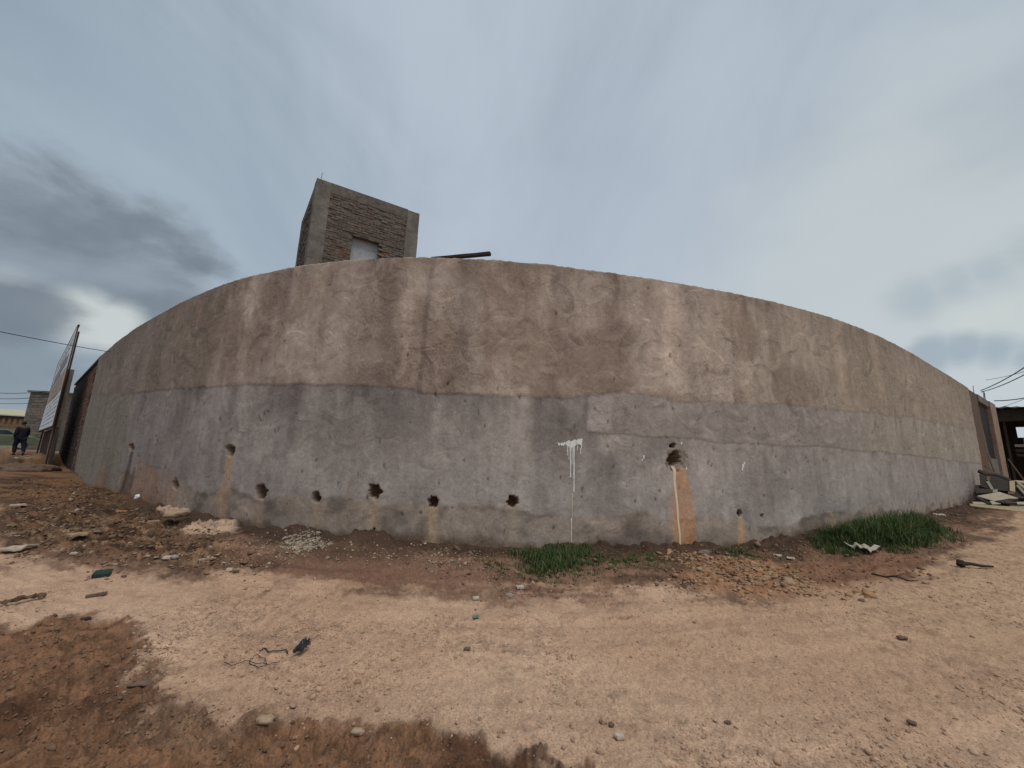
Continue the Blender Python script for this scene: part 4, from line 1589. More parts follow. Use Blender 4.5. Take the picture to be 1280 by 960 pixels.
def timber_heap():
    """boards thrown in a heap that slopes up from the road to the pier; each from its four corners on that slope"""
    grp = 'scrap timber heaped at the right end of the wall'
    f0 = hit(1245, 637)
    d0 = np.linalg.norm(f0[:2])
    d1 = d0 * 1.16

    def on_heap(x, y, k):
        yb = 630.0 + (x - 1212) * .13
        t = np.clip((yb - y) / 42.0, -.1, 1.1)
        d = d0 + (d1 - d0) * t - k
        r = ray(x, y)
        return np.array([0, 0, EYE]) + r * (d / np.linalg.norm(r[:2]))
    items = [
        # corners, rise towards the road, thickness, material, label
        ([(1214, 629), (1219, 606), (1290, 606), (1290, 637)], -.30, .1, 'wood_black', 'dark panel added under the timber heap as shade between its boards'),  # dark backing added for the shaded gaps behind the boards
        ([(1211.5, 629.5), (1213, 632), (1290, 641), (1290, 635)], .06, .05, 'wood_tan', 'long tan board lying along the front of the timber heap'),
        ([(1215, 627), (1232, 627.5), (1235, 630.5), (1217, 630)], .02, .03, 'wood_pale', 'short pale offcut at the left tip of the timber heap'),
        ([(1221, 620), (1250, 615), (1273, 622.5), (1243, 626)], .10, .03, 'wood_pale', 'big pale grey panel lying across the timber heap'),
        ([(1237, 626), (1246, 625.5), (1251, 629.5), (1240, 630)], .04, .03, 'wood_pale', 'small pale offcut below the big pale panel'),
        ([(1218, 621), (1222, 620.5), (1239, 628.5), (1235, 629.5)], .12, .06, 'wood_black', 'black batten slanting below the left edge of the pale panel'),
        ([(1244, 626), (1262, 623), (1274, 623.3), (1254, 628.5)], .14, .05, 'wood_dark', 'dark board crossing in front of the big pale panel'),
        ([(1257, 626.5), (1271, 627.5), (1271, 629), (1257, 628)], .15, .05, 'wood_brown', 'red-brown lath low in the timber heap'),
        ([(1270, 627.5), (1290, 627), (1290, 630.5), (1272, 630)], .08, .03, 'wood_pale', 'pale board end at the right edge of the picture'),
        ([(1262, 632), (1290, 633), (1290, 636), (1263, 634)], .05, .03, 'wood_grey', 'grey board just above the long tan front board'),
        ([(1258, 618), (1290, 621.5), (1290, 624), (1258, 621)], .06, .06, 'wood_dark', 'dark batten right of the big pale panel'),
        ([(1220, 610), (1241, 611.5), (1241, 615.5), (1220, 616.5)], .10, .16, 'wood_dark', 'stubby dark log at the left of the timber heap'),
        ([(1241, 611.5), (1247, 611.5), (1247, 615), (1241, 615.5)], .12, .12, 'wood_grey', 'sawn grey end piece beside the stubby dark log'),
        ([(1224, 592), (1247, 593), (1263, 600), (1261, 614), (1239, 611.5), (1226, 608)], .0, .06, 'wood_black', 'blackened sheet standing at the back of the timber heap'),
        ([(1222, 588), (1224, 586.5), (1236, 591.5), (1233, 594)], .06, .08, 'wood_dark', 'short dark stick topmost at the left of the heap'),
        ([(1228, 582.5), (1230, 581.5), (1244, 591), (1241, 592.5)], .04, .06, 'wood_brown', 'brown stick poking up above the blackened sheet'),
        ([(1230, 590.5), (1247, 591.5), (1264, 598.5), (1263, 601), (1246, 594), (1230, 592.5)], .08, .07, 'wood_dark', 'bent dark batten along the top of the blackened sheet'),
        ([(1232.5, 602), (1236, 601), (1242, 611), (1239, 612)], .12, .05, 'wood_grey', 'thin grey lath slanting in front of the blackened sheet'),
        ([(1233, 595), (1238, 596), (1237, 601), (1233, 600)], .10, .07, 'wood_brown', 'brown knot of broken wood against the blackened sheet'),
        ([(1261.7, 601), (1268.8, 600.5), (1269, 614.5), (1262, 613.5)], .16, .16, 'wood_tan', 'upright tan block in the middle of the heap'),
        ([(1260, 614), (1268, 615), (1268, 618), (1260, 617)], .18, .1, 'wood_brown', 'dark brown foot piece under the upright tan block'),
        ([(1268, 600), (1290, 601.5), (1290, 605), (1272, 603)], .06, .04, 'wood_pale', 'pale board lying high at the right of the heap'),
        ([(1271, 603), (1274, 602.5), (1290, 614), (1287, 616)], .12, .05, 'wood_tan', 'tan slat slanting down at the right of the heap'),
        ([(1270, 606), (1273, 606), (1284, 618), (1281, 619)], .08, .05, 'wood_grey', 'grey slat slanting under the tan one'),
    ]
    for pts, k, th, mt, lab in items:
        P = [on_heap(x, y, k) for x, y in pts]
        n = unit(np.cross(P[1] - P[0], P[-1] - P[0]))
        if n @ (np.array([0, 0, EYE]) - P[0]) < 0:
            n = -n
        m = len(P)
        V = [p + rng.uniform(-.008, .008, 3) for p in P] + [p - n * th for p in P]
        F = [tuple(range(m)), tuple(range(2 * m - 1, m - 1, -1))] + [(i, m + i, m + (i + 1) % m, (i + 1) % m) for i in range(m)]
        a = min(P, key=lambda q: q[2])
        mb = MB().add(V, F)
        mb.build('dark_sheet' if 'sheet' in lab and 'batten' not in lab and 'lath' not in lab and 'stick' not in lab and 'knot' not in lab else 'scrap_board', M[mt], loc=a, label=lab, cat='board', group=grp)


timber_heap()


# ------------------------------------------------------------------ far left: houses, car, soil heap, person, wires
def far_left():
    # block pillar / corner of an unfinished block house
    D = 50.0
    p0, p1 = at_dist(39, 488, D), at_dist(62, 489.5, D * .98)
    zt = (p0[2] + p1[2]) / 2
    u = unit((p1 - p0)[:2])
    n = np.array([u[1], -u[0]])
    if n @ (-p0[:2]) < 0:
        n = -n
    W_ = 2.6
    zb = float(gz(p0[0], p0[1])[0])
    U3, N3 = np.r_[u, 0], np.r_[n, 0]
    root = thing('block_house', np.r_[p0[:2] + u * W_ / 2 - n * 2, zb], 'roofless grey block house standing behind the signboard', 'house')
    mb = MB()
    mb.box(np.r_[p0[:2] + u * W_ / 2 - n * 2.06, (zb - .5 + zt - .12) / 2], U3 * W_ / 2, N3 * 2, Z3 * (zt - .12 - zb + .5) / 2)
    mb.build('wall_core', M['mortar'], root)
    cnt = 0
    blk = MB()
    z = zb
    row = 0
    while z < zt - .2:
        x = 0.0
        while x < W_:
            x0, x1 = x - (.22 if row % 2 else 0), x + .44 - (.22 if row % 2 else 0) - .02
            x0, x1 = max(x0, 0), min(x1, W_)
            if x1 - x0 > .06:
                blk.box(np.r_[p0[:2] + u * (x0 + x1) / 2 - n * (.03 + random.uniform(-.008, .008)), z + .105], U3 * (x1 - x0) / 2, N3 * .032, Z3 * .096, .006)
                cnt += 1
            x += .44
        z += .215
        row += 1
    blk.build('block_courses', M['blocks'], root, kind='stuff')
    mb = MB()
    mb.box(np.r_[p0[:2] + u * W_ / 2 - n * 2.0, zt - .06], U3 * (W_ / 2 + .12), N3 * 2.15, Z3 * .06, .01)
    mb.build('roof_slab', M['concrete_dark'], root)
    # brown house with a slatted veranda
    D = 74.0
    a = at_dist(-60, 519, D)
    b = at_dist(37, 517.5, D)
    zt = (a[2] + b[2]) / 2
    u = unit((b - a)[:2])
    n = np.array([u[1], -u[0]])
    if n @ (-a[:2]) < 0:
        n = -n
    L = np.linalg.norm((b - a)[:2])
    U3, N3 = np.r_[u, 0], np.r_[n, 0]
    m0 = a[:2] + u * L / 2
    zb = float(gz(m0[0], m0[1])[0]) - .3
    hz = at_dist(10, 533, D)[2]
    root = thing('veranda_house', np.r_[m0 - n * 3, zb], 'low pale house with a brown slatted veranda screen far left', 'house')

    def W(x, d, z):
        return np.r_[a[:2] + u * x + n * d, z]
    mb = MB()
    mb.box(W(L / 2, -3.2, (zb + zt - .1) / 2), U3 * L / 2, N3 * 3, Z3 * (zt - .1 - zb) / 2)
    mb.build('wall', M['house_wall'], root)
    mb = MB()
    V = [W(-.5, .3, zt), W(L + .3, .3, zt), W(L + .3, -6.5, zt + .95), W(-.5, -6.5, zt + .95)]
    V += [v + Z3 * .08 for v in V]
    mb.add(V, [(3, 2, 1, 0), (4, 5, 6, 7), (0, 1, 5, 4), (1, 2, 6, 5), (2, 3, 7, 6), (3, 0, 4, 7)])
    mb.build('roof', M['roof_pale'], root)
    mb = MB()
    mb.box(W(L / 2, .12, zt - .16), U3 * L / 2, N3 * .05, Z3 * .14, .01)
    mb.build('fascia', M['wood_dark'], root)
    mb = MB()
    mb.box(W(L / 2, .05, hz + .12), U3 * L / 2, N3 * .05, Z3 * .12, .01)
    mb.build('rail', M['house_rail'], root)
    k = 0
    while k * .42 < L - .1:
        mb = MB()
        mb.box(W(.1 + k * .42, .06, (hz + .24 + zt - .3) / 2), U3 * .11, N3 * .03, Z3 * (zt - .3 - hz - .24) / 2, .008)
        mb.build('slat', M['house_rail'], root)
        k += 1
    # parked car, mostly out of the picture
    D = 46.0
    c = at_dist(-12, 552, D)
    zg = float(gz(c[0], c[1])[0])
    f = unit(np.array([-c[1], c[0]]))                    # lies across the line of sight
    s_ = unit(-c[:2])
    F3, S3 = np.r_[f, 0], np.r_[s_, 0]
    car = thing('parked_car', np.r_[c[:2], zg], 'dark olive parked car half out of the picture at far left', 'car')
    prof = [(-2.1, .35), (-2.15, .75), (-1.95, .95), (-1.25, 1.02), (-.65, 1.45), (.75, 1.47), (1.45, 1.0), (2.0, .9), (2.15, .7), (2.1, .35)]
    V, F = [], []
    for (x, z) in prof:
        for w in (-.82, -.72, .72, .82):
            zz = zg + z + (.0 if abs(w) < .8 else -.05)
            V.append(np.r_[c[:2], 0] + F3 * x + S3 * (w * (.86 if z > 1.1 else 1)) + Z3 * zz)
    m = len(prof)
    for i in range(m - 1):
        for j in range(3):
            o = i * 4 + j
            F.append((o, o + 1, o + 5, o + 4))
    F.append(tuple(range(3, m * 4, 4)))
    F.append(tuple(reversed(range(0, m * 4, 4))))
    F.append((0, (m - 1) * 4, (m - 1) * 4 + 3, 3))
    mesh('body', V, F, M['olive'], car)
    for xa, xb in ((-1.05, -.1), (.02, 1.05)):
        mb = MB()
        V = [np.r_[c[:2], zg] + F3 * x + S3 * .79 + Z3 * z for x, z in ((xa, 1.03), (xb, 1.03), (xb - (.35 if xb > .5 else 0), 1.38), (xa + (.45 if xa < -.5 else 0), 1.38))]
        V2 = [v - S3 * .1 for v in V]
        mb.add(V + V2, [(0, 1, 2, 3), (7, 6, 5, 4), (0, 4, 5, 1), (1, 5, 6, 2), (2, 6, 7, 3), (3, 7, 4, 0)])
        mb.build('window', M['glass'], car)
    for x in (-1.35, 1.3):
        for w in (-.76, .76):
            mb = MB()
            ctr = np.r_[c[:2], zg + .32] + F3 * x + S3 * w
            mb.tube([ctr - S3 * .1, ctr + S3 * .1], .32, 16)
            o = mb.build('wheel', M['rubber'], car)
            mb = MB()
            mb.tube([ctr + S3 * np.sign(w) * .08, ctr + S3 * np.sign(w) * .108], .18, 12)
            mb.build('rim', M['stone_grey'], o)
    # dug soil heaps at the sign's foot
    iv, if_ = ico(3)
    for k, (x, y, rx, rz, lab) in enumerate(((43, 583, .75, .55, 'low orange-brown soil heap at the foot of the signboard'), (30, 588, .9, .28, 'flatter brown soil heap on the road side of the taller one'))):
        p = base_hit(x, y)
        q = iv.copy()
        nn = fbm(q[:, 0] * 2.2 + k * 5, q[:, 1] * 2.2 + q[:, 2], 4, 301)
        q = q * (1 + .28 * nn)[:, None]
        V = q * np.array([rx, rx, rz])[None] + p[None]
        mesh('soil_heap', V, if_, plain('dug_soil', (.20, .12, .068) if k == 0 else (.15, .10, .065), .95, 6, .4, .02), loc=p, smooth=False, label=lab, cat='soil heap', group='soil heaps by the signboard')
    # pale slab scraps near the person
    for k, (x, y, w, h, lab) in enumerate(((42, 574.5, 1.0, .06, 'white board lying on top of the soil heap'), (27, 570, .55, .05, 'white strip lying on the road behind the walking person'), (25, 572.5, .35, .08, 'short curved white scrap beside the soil heap'))):
        p = base_hit(x, min(y + (9 if k == 0 else 1), 586))
        if k == 0:
            p = p + Z3 * .42
        ax = np.r_[unit(np.array([p[1], -p[0]])), 0.12]
        mb = MB()
        mb.box(p + Z3 * h * .5, ax * w / 2, np.r_[unit(p[:2]), 0] * .16, Z3 * h / 2, .02)
        mb.build('pale_scrap', M['rag'], loc=p, label=lab, cat='scrap', group='pale scraps by the signboard')


far_left()


def skin_mesh(name, joints, bones, radii, mat, parent, root=0, sub=2, label=None):
    me = bpy.data.meshes.new(name)
    me.from_pydata([tuple(j) for j in joints], bones, [])
    o = bpy.data.objects.new(name, me)
    COL.objects.link(o)
    o.parent = parent
    md = o.modifiers.new('skin', 'SKIN')
    md.use_smooth_shade = True
    sv = me.skin_vertices[0].data if me.skin_vertices else None
    if sv is None:
        bpy.context.view_layer.objects.active = o
        me.attributes
        bpy.context.view_layer.update()
        sv = me.skin_vertices[0].data if me.skin_vertices else None
    if sv is None:
        import bmesh
        bm = bmesh.new()
        bm.from_mesh(me)
        bm.verts.layers.skin.verify()
        bm.to_mesh(me)
        bm.free()
        sv = me.skin_vertices[0].data
    for i, r in enumerate(radii):
        sv[i].radius = (r, r) if not isinstance(r, tuple) else r
        sv[i].use_root = (i == root)
    s2 = o.modifiers.new('sub', 'SUBSURF')
    s2.levels = sub
    s2.render_levels = sub
    me.materials.append(mat)
    if label:
        o['label'] = label
    return o


def person():
    p = base_hit(21, 569)
    D = np.linalg.norm(p[:2])
    hpx = 41.0
    zt = at_dist(27, 526.5, D)[2]
    H = zt - p[2]
    print('person', p, 'dist', D, 'height', H)
    k = min(max(H, 1.6), 1.85) / 1.75
    per = thing('person', p, 'person in a dark jacket and navy trousers walking away along the road', 'person')
    per.rotation_euler = (0, 0, math.atan2(p[1], p[0]) - math.pi / 2 + .35)
    per.scale = (k, k, k)
    # local axes: +y is the way they walk (away from the camera), x to their right
    J = [(0, 0, .95), (0, .01, 1.12), (0, .03, 1.30), (0, .05, 1.44), (0, .06, 1.52),          # 0-4 pelvis..neck
         (0, .07, 1.60), (0, .075, 1.70),                                                    # 5-6 head
         (-.10, 0, .90), (-.11, .10, .50), (-.105, .02, .09), (-.115, .16, .035),               # left leg, forward
         (.10, 0, .90), (.105, -.10, .50), (.10, -.30, .14), (.11, -.20, .04),                  # right leg, trailing
         (-.17, .04, 1.40), (-.23, -.06, 1.13), (-.22, .03, .90), (-.215, .06, .83),            # left arm
         (.17, .04, 1.40), (.23, .06, 1.13), (.21, .20, .93), (.20, .245, .87)]                # right arm
    Bn = [(0, 1), (1, 2), (2, 3), (3, 4), (4, 5), (5, 6), (0, 7), (7, 8), (8, 9), (9, 10), (0, 11), (11, 12), (12, 13), (13, 14), (3, 15), (15, 16), (16, 17), (17, 18), (3, 19), (19, 20), (20, 21), (21, 22)]
    Rr = [.125, .115, .13, .10, .055, .085, .075, .085, .06, .042, .03, .085, .06, .042, .03, .058, .044, .032, .028, .058, .044, .032, .028]
    # fingers and thumbs
    for side, hand, di in ((-1, 18, (0, .02, -.06)), (1, 22, (0, .045, -.045))):
        hx, hy, hz_ = J[hand]
        for q, ln in enumerate((.85, 1.0, .95, .75)):
            o = (q - 1.5) * .017
            a = (hx, hy + o * .8, hz_ - .015)
            b = (hx - side * .012, hy + o + di[1] * ln, hz_ + di[2] * ln)
            J += [a, b]
            Bn += [(hand, len(J) - 2), (len(J) - 2, len(J) - 1)]
            Rr += [.010, .008]
        J += [(hx, hy + .035, hz_ + .01), (hx - side * .01, hy + .06, hz_ - .02)]
        Bn += [(hand, len(J) - 2), (len(J) - 2, len(J) - 1)]
        Rr += [.011, .009]
    skin_mesh('body', J, Bn, Rr, M['skin'], per)
    # jacket: torso and sleeves, hanging a little
    Jj = [(0, 0, .84), (0, 0, 1.02), (0, .02, 1.20), (0, .035, 1.36), (0, .05, 1.45), (-.18, .04, 1.40), (-.245, -.06, 1.13), (-.232, .02, .92), (.18, .04, 1.40), (.245, .06, 1.13), (.222, .185, .95)]
    Bj = [(0, 1), (1, 2), (2, 3), (3, 4), (3, 5), (5, 6), (6, 7), (3, 8), (8, 9), (9, 10)]
    skin_mesh('jacket', Jj, Bj, [(.19, .15), (.175, .14), (.18, .145), (.165, .12), (.075, .075), .082, .066, .056, .082, .066, .056], M['jacket'], per)
    Jt = [(0, 0, .95), (-.10, 0, .86), (-.115, .10, .50), (-.108, .03, .12), (.10, 0, .86), (.11, -.10, .50), (.102, -.27, .17)]
    skin_mesh('trousers', Jt, [(0, 1), (1, 2), (2, 3), (0, 4), (4, 5), (5, 6)], [.15, .12, .092, .075, .12, .092, .075], M['navy'], per)
    for a, b in (((-.108, -.03, .05), (-.115, .20, .035)), ((.10, -.32, .12), (.11, -.17, .035))):
        m_ = tuple((x + y) / 2 for x, y in zip(a, b))
        skin_mesh('shoe', [a, m_, b], [(0, 1), (1, 2)], [.045, .046, .036], M['rubber'], per)
    skin_mesh('collar', [(-.055, .04, 1.485), (0, -.005, 1.475), (.055, .04, 1.485)], [(0, 1), (1, 2)], [.03, .034, .03], M['rag'], per, root=1)
    skin_mesh('hair', [(0, .045, 1.60), (0, .06, 1.68), (0, .075, 1.735)], [(0, 1), (1, 2)], [.088, .098, .065], M['hair'], per)
    # face: nose, ears and eyes on the far side of the head
    skin_mesh('nose', [(0, .15, 1.655), (0, .175, 1.62)], [(0, 1)], [.012, .016], M['skin'], per, sub=1)
    for s_ in (-1, 1):
        skin_mesh('ear', [(s_ * .085, .075, 1.655), (s_ * .09, .07, 1.61)], [(0, 1)], [.014, .012], M['skin'], per, sub=1)
        skin_mesh('eye', [(s_ * .032, .150, 1.655), (s_ * .032, .156, 1.655)], [(0, 1)], [.010, .008], M['white'], per, sub=1)
    skin_mesh('mouth', [(-.022, .152, 1.575), (.022, .152, 1.575)], [(0, 1)], [.006, .006], M['hair'], per, sub=1)


person()


def wire(pts, rad, label, group=None, sag=0.3):
    a, b = pts
    mb = MB()
    n = 24
    P = []
    for i in range(n + 1):
        q = i / n
        p = a + (b - a) * q
        P.append(p - Z3 * (sag * 4 * q * (1 - q)))
    mb.tube(P, rad, 5)
    mb.build('overhead_wire', M['wire'], loc=a, label=label, cat='wire', group=group)


def wires():
    gl, gr = 'overhead wires at the left', 'overhead wires at the right'
    wire((at_dist(-60, 402, 16), at_dist(240, 452, 26)), .011, 'thick single cable crossing the sky above the signboard', gl, .15)
    wire((at_dist(-50, 484, 55), at_dist(60, 489, 40)), .02, 'upper of the thin distant wires left of the block house', gl, .3)
    wire((at_dist(-50, 492, 55), at_dist(60, 495, 40)), .02, 'middle thin distant wire left of the block house', gl, .3)
    wire((at_dist(-50, 497, 55), at_dist(60, 502, 40)), .016, 'lowest thin distant wire left of the block house', gl, .3)
    wire((at_dist(1340, 415, 22), at_dist(1226, 488, 34)), .022, 'uppermost thick cable climbing to the right edge of the picture', gr, .2)
    wire((at_dist(1340, 432, 22), at_dist(1226, 490, 34)), .02, 'second cable just under the uppermost thick one', gr, .2)
    wire((at_dist(1330, 484, 24), at_dist(1243, 501, 27)), .02, 'black cable running right from the top of the pier', gr, .12)
    wire((at_dist(1330, 446, 40), at_dist(1232, 475, 48)), .016, 'faint wire between the two cable pairs at the right', gr, .2)
    wire((at_dist(1340, 470, 40), at_dist(1240, 512, 50)), .014, 'faint low wire behind the shack roof', gr, .2)


wires()


# ------------------------------------------------------------------ stones, litter, pebbles, grass
def stone(px, py, wpx, hpx, mat, label, cat='stone', group=None, flat=None, seed=1, sub=2, name='stone', yaw=0.0, sink=.25):
    p = hit(px, py + hpx * .35)
    m = np.linalg.norm(p - np.array([0, 0, EYE])) / FPX
    fwd = ray(px, py)
    m *= 1.0 / np.linalg.norm(fwd)                          # metres per photo pixel
    m = (p - np.array([0, 0, EYE])) @ F_ / FPX
    hw = wpx * m / 2
    hz = (hpx * m / 2) * (flat if flat else .85)
    iv, if_ = ico(sub)
    r = np.random.default_rng(seed)
    o = r.uniform(0, 50)
    q = iv * (1 + .30 * fbm(iv[:, 0] * 1.4 + o, iv[:, 1] * 1.4 + iv[:, 2] * 1.1, 3, 400 + seed))[:, None]
    q = np.sign(q) * np.abs(q) ** .85
    ca, sa = math.cos(yaw), math.sin(yaw)
    V = q * np.array([hw, max(hw * .7, hz), hz])[None]
    V = np.c_[V[:, 0] * ca - V[:, 1] * sa, V[:, 0] * sa + V[:, 1] * ca, V[:, 2]]
    V = V + p[None] + Z3 * hz * (1 - sink * 1.4)
    return mesh(name, V, if_, M[mat], loc=p, label=label, cat=cat, group=group)


def scrap(px, py, wpx, dpx, mat, label, cat, name, th=.01, yaw=0.0, crumple=.0, seed=1, lift=0.0):
    """thin piece lying on the soil: a small crumpled sheet with thickness"""
    p = hit(px, py)
    m = (p - np.array([0, 0, EYE])) @ F_ / FPX
    gr = unit(np.array([p[0], p[1]]))
    right = np.array([gr[1], -gr[0]])
    depth = dpx * m / max(.2, (EYE - p[2]) / np.linalg.norm(p[:2]))
    w = wpx * m
    n, k = 9, 6
    r = np.random.default_rng(seed)
    V = []
    for side in (1, 0):
        for i in range(n):
            for j in range(k):
                a, b = i / (n - 1) - .5, j / (k - 1) - .5
                e = 1 - .18 * float(vnoise(i * .9 + seed * 7, j * .7, 500))
                x, y = a * w * e, b * depth * e
                x, y = x * math.cos(yaw) - y * math.sin(yaw), x * math.sin(yaw) + y * math.cos(yaw)
                q = p[:2] + right * x + gr * y
                h = crumple * (float(vnoise(i * 1.3 + seed, j * 1.3, 501)) + .6 * float(vnoise(i * 2.7, j * 2.7 + seed, 502))) + lift
                V.append(np.r_[q, float(p[2]) + .004 + h + (th if side else 0)])
    V = np.array(V)
    F = []
    N_ = n * k
    for i in range(n - 1):
        for j in range(k - 1):
            a = i * k + j
            F.append((a, a + k, a + k + 1, a + 1))
            F.append((N_ + a, N_ + a + 1, N_ + a + k + 1, N_ + a + k))
    rim = [i * k for i in range(n)] + [(n - 1) * k + j for j in range(1, k)] + [i * k + k - 1 for i in range(n - 2, -1, -1)] + [j for j in range(k - 2, 0, -1)]
    for a, b in zip(rim, rim[1:] + rim[:1]):
        F.append((a, N_ + a, N_ + b, b))
    return mesh(name, V, F, M[mat], loc=p, label=label, cat=cat)


def litter():
    gs = 'loose stones on the road and verge'
    stone(636.5, 744.5, 11, 9, 'stone_grey', 'grey cube-like concrete lump on the road below the grass', seed=2, group=gs)
    stone(595, 747.5, 9, 6, 'stone_pale', 'pale stone on the road left of the grey concrete lump', seed=3, group=gs)
    scrap(650, 736, 10, 3, 'rag', 'small white chip on the verge just above the grey lump', 'scrap', 'white_chip', .02, .2, .01, 4)
    scrap(595, 773, 8, 3, 'teal', 'little turquoise plastic scrap on the sandy road', 'scrap', 'plastic_scrap', .006, .3, .015, 5)
    stone(583.5, 811, 9, 5, 'stone_brown', 'small dark lump alone in the middle of the road', seed=6, group=gs)
    scrap(377, 816, 23, 5, 'black_plastic', 'crumpled strip of black plastic lying on the road', 'litter', 'plastic_strip', .02, 1.05, .05, 7)
    scrap(128, 719, 18, 6, 'green_plastic', 'flat dark green tile lying on the sand at left', 'tile', 'broken_tile', .035, -.15, .0, 8)
    scrap(120, 745, 20, 1.5, 'stone_brown', 'dark flat strip of wood below the green tile', 'strip', 'wood_strip', .02, .1, .0, 9)
    scrap(107, 776, 9, 2.4, 'wood_dark', 'short dark chip on the sand above the damp patch', 'chip', 'wood_chip', .02, .2, .0, 10)
    scrap(28, 754, 40, 1.6, 'stone_brown', 'long dark clod of dried mud at the left edge', 'clod', 'mud_clod', .012, .12, .05, 11)
    stone(177, 849, 36, 13, 'stone_brown', 'flat brown slab of stone at the edge of the damp patch', seed=12, group=gs, flat=.55, yaw=.15)
    stone(881, 690.5, 12.5, 9, 'concrete', 'grey rock at the foot of the wall right of the trickle', seed=13, group=gs)
    scrap(1079, 691, 30, 4.5, 'rag', 'crumpled dirty white rag in front of the tall grass', 'rag', 'white_rag', .012, -.5, .12, 14)
    scrap(1174, 645.5, 11, 3, 'rag', 'white paper scrap near the wall right of the tall grass', 'scrap', 'paper_scrap', .02, .1, .04, 15)
    scrap(972, 695.5, 9, 2.2, 'rag', 'white sliver left of its twin on the dark verge', 'scrap', 'paper_scrap', .012, 0, .01, 16)
    scrap(989, 699, 9, 2, 'stone_pale', 'duller sliver right of its whiter twin on the dark verge', 'scrap', 'paper_scrap', .012, 0, .01, 17)
    stone(754, 901, 10, 10, 'stone_tan', 'rounded tan stone among dark gravel in the foreground', seed=18, group=gs)
    stone(764, 905.5, 7, 7, 'stone_brown', 'darker stone touching the rounded tan one in the foreground', seed=19, group=gs)
    stone(774, 920, 12, 9, 'stone_pale', 'whitish grey stone below the rounded tan one', seed=20, group=gs)
    stone(750, 939, 11, 7, 'stone_tan', 'lone tan stone lowest in the middle foreground', seed=21, group=gs)
    stone(331, 899, 22, 12, 'stone_tan', 'large tan clod on the rim of the damp soil', seed=22, group=gs)
    stone(447, 915, 16, 9, 'stone_tan', 'tan clod on the rim of the damp soil beside a dark tuft', seed=23, group=gs)
    stone(505, 919, 14, 7, 'stone_tan', 'flattish tan clod right of the dark tuft on the damp rim', seed=24, group=gs)
    stone(219, 641, 28, 12, 'stone_tan', 'pale lump of broken mortar against the left foot of the wall', seed=25, group=gs, flat=.8)
    stone(198, 686, 17, 11, 'stone_orange', 'orange clay lump in the rubble at left', seed=26, group=gs)
    stone(151, 640, 16, 6, 'stone_orange', 'low bright orange lump of clay near the left foot of the wall', seed=27, group=gs)
    stone(172, 621, 8, 8, 'white', 'round white lump at the left foot of the wall', seed=28, group=gs)
    stone(210, 697, 13, 6, 'stone_pale', 'pale chunk lying left of the pale mortar patch', seed=29, group=gs)
    stone(218, 696, 9, 6, 'stone_grey', 'grey chunk touching the pale one in the rubble', seed=30, group=gs)
    stone(286, 712, 9, 6, 'stone_pale', 'pale stone at the lower right of the rubble', seed=31, group=gs)
    stone(92, 692, 8, 5, 'stone_pale', 'small whitish stone alone in the brown rubble', seed=32, group=gs)
    scrap(16, 691, 44, 2.6, 'stone_pale', 'long twisted pinkish white cloth in the soil at the left edge', 'cloth', 'twisted_cloth', .02, .12, .06, 33)
    scrap(22, 633, 14, 2.5, 'stone_pale', 'pale flat slate on the brown mound at the left edge', 'slate', 'flat_slate', .03, .1, .01, 34)
    scrap(186, 655, 20, 2.2, 'stone_tan', 'long pale slate below the orange lump near the wall', 'slate', 'flat_slate', .03, .1, .02, 35)
    scrap(96, 671, 18, 3, 'stone_tan', 'tan slate in the middle of the brown rubble', 'slate', 'flat_slate', .03, .06, .02, 36)
    scrap(258, 701, 18, 1.8, 'stone_tan', 'slanting pale sliver under the mortar patch', 'slate', 'flat_slate', .02, .35, .01, 37)
    stone(910, 903, 8, 4, 'stone_brown', 'dark chip alone at the right of the foreground', seed=38, group=gs)
    stone(1128, 797, 11, 5, 'stone_brown', 'dark lump on the road right of the tyre-worn gravel', seed=39, group=gs)
    stone(1140, 903, 10, 5, 'stone_brown', 'dark chip at the lower right of the road', seed=40, group=gs)
    stone(1158, 728, 9, 6, 'stone_tan', 'tan stone at the end of the dry twig', seed=41, group=gs)
    stone(1077, 750, 8, 4, 'stone_brown', 'dark elongated chip left of the tan stone at the twig', seed=42, group=gs)
    # stick with a knob
    a, b = hit(1202, 709), hit(1242, 711)
    mb = MB()
    mb.tube([a + Z3 * .05, a * .7 + b * .3 + Z3 * .055, a * .3 + b * .7 + Z3 * .03, b + Z3 * .03], [.035, .024, .02, .015], 7)
    mb.tube([a + Z3 * .03 + np.r_[RT * -.04, 0], a + Z3 * .09], [.05, .045], 7)
    mb.build('stick', M['wood_dark'], loc=a, label='dark stick with a knobbed end on the road at right', cat='stick')
    # dry twig
    mb = MB()
    pts = [hit(x, y) + Z3 * .012 for x, y in ((1090, 718), (1106, 722), (1120, 721), (1136, 727), (1150, 727))]
    mb.tube(pts, [.012, .011, .010, .009, .005], 5)
    mb.tube([pts[1], hit(1116, 727) + Z3 * .02], [.008, .004], 5)
    mb.tube([pts[2], hit(1131, 719) + Z3 * .03], [.008, .004], 5)
    mb.build('twig', M['wood_dark'], loc=pts[0], label='thin dry twig lying below the white rag', cat='twig')
    # tangled black cord
    mb = MB()
    r = np.random.default_rng(5)
    for strand in range(3):
        pts = []
        ctl = [[(322, 817), (331, 813), (337, 817), (345, 815), (352, 817), (357, 814), (359, 820)], [(312, 826), (320, 822), (330, 826), (334, 834), (322, 838), (314, 833), (312, 828)], [(280, 832), (293, 834), (306, 829), (313, 831), (336, 833), (350, 830)]][strand]
        for x, y in ctl:
            pts.append(hit(x + r.uniform(-.6, .6), y) + Z3 * (.006 + r.uniform(0, .012)))
        fine = []
        for i in range(len(pts) - 1):
            for q in (0, .33, .66):
                fine.append(lerp(pts[i], pts[i + 1], q) + np.r_[r.uniform(-.008, .008, 2), r.uniform(0, .006)])
        fine.append(pts[-1])
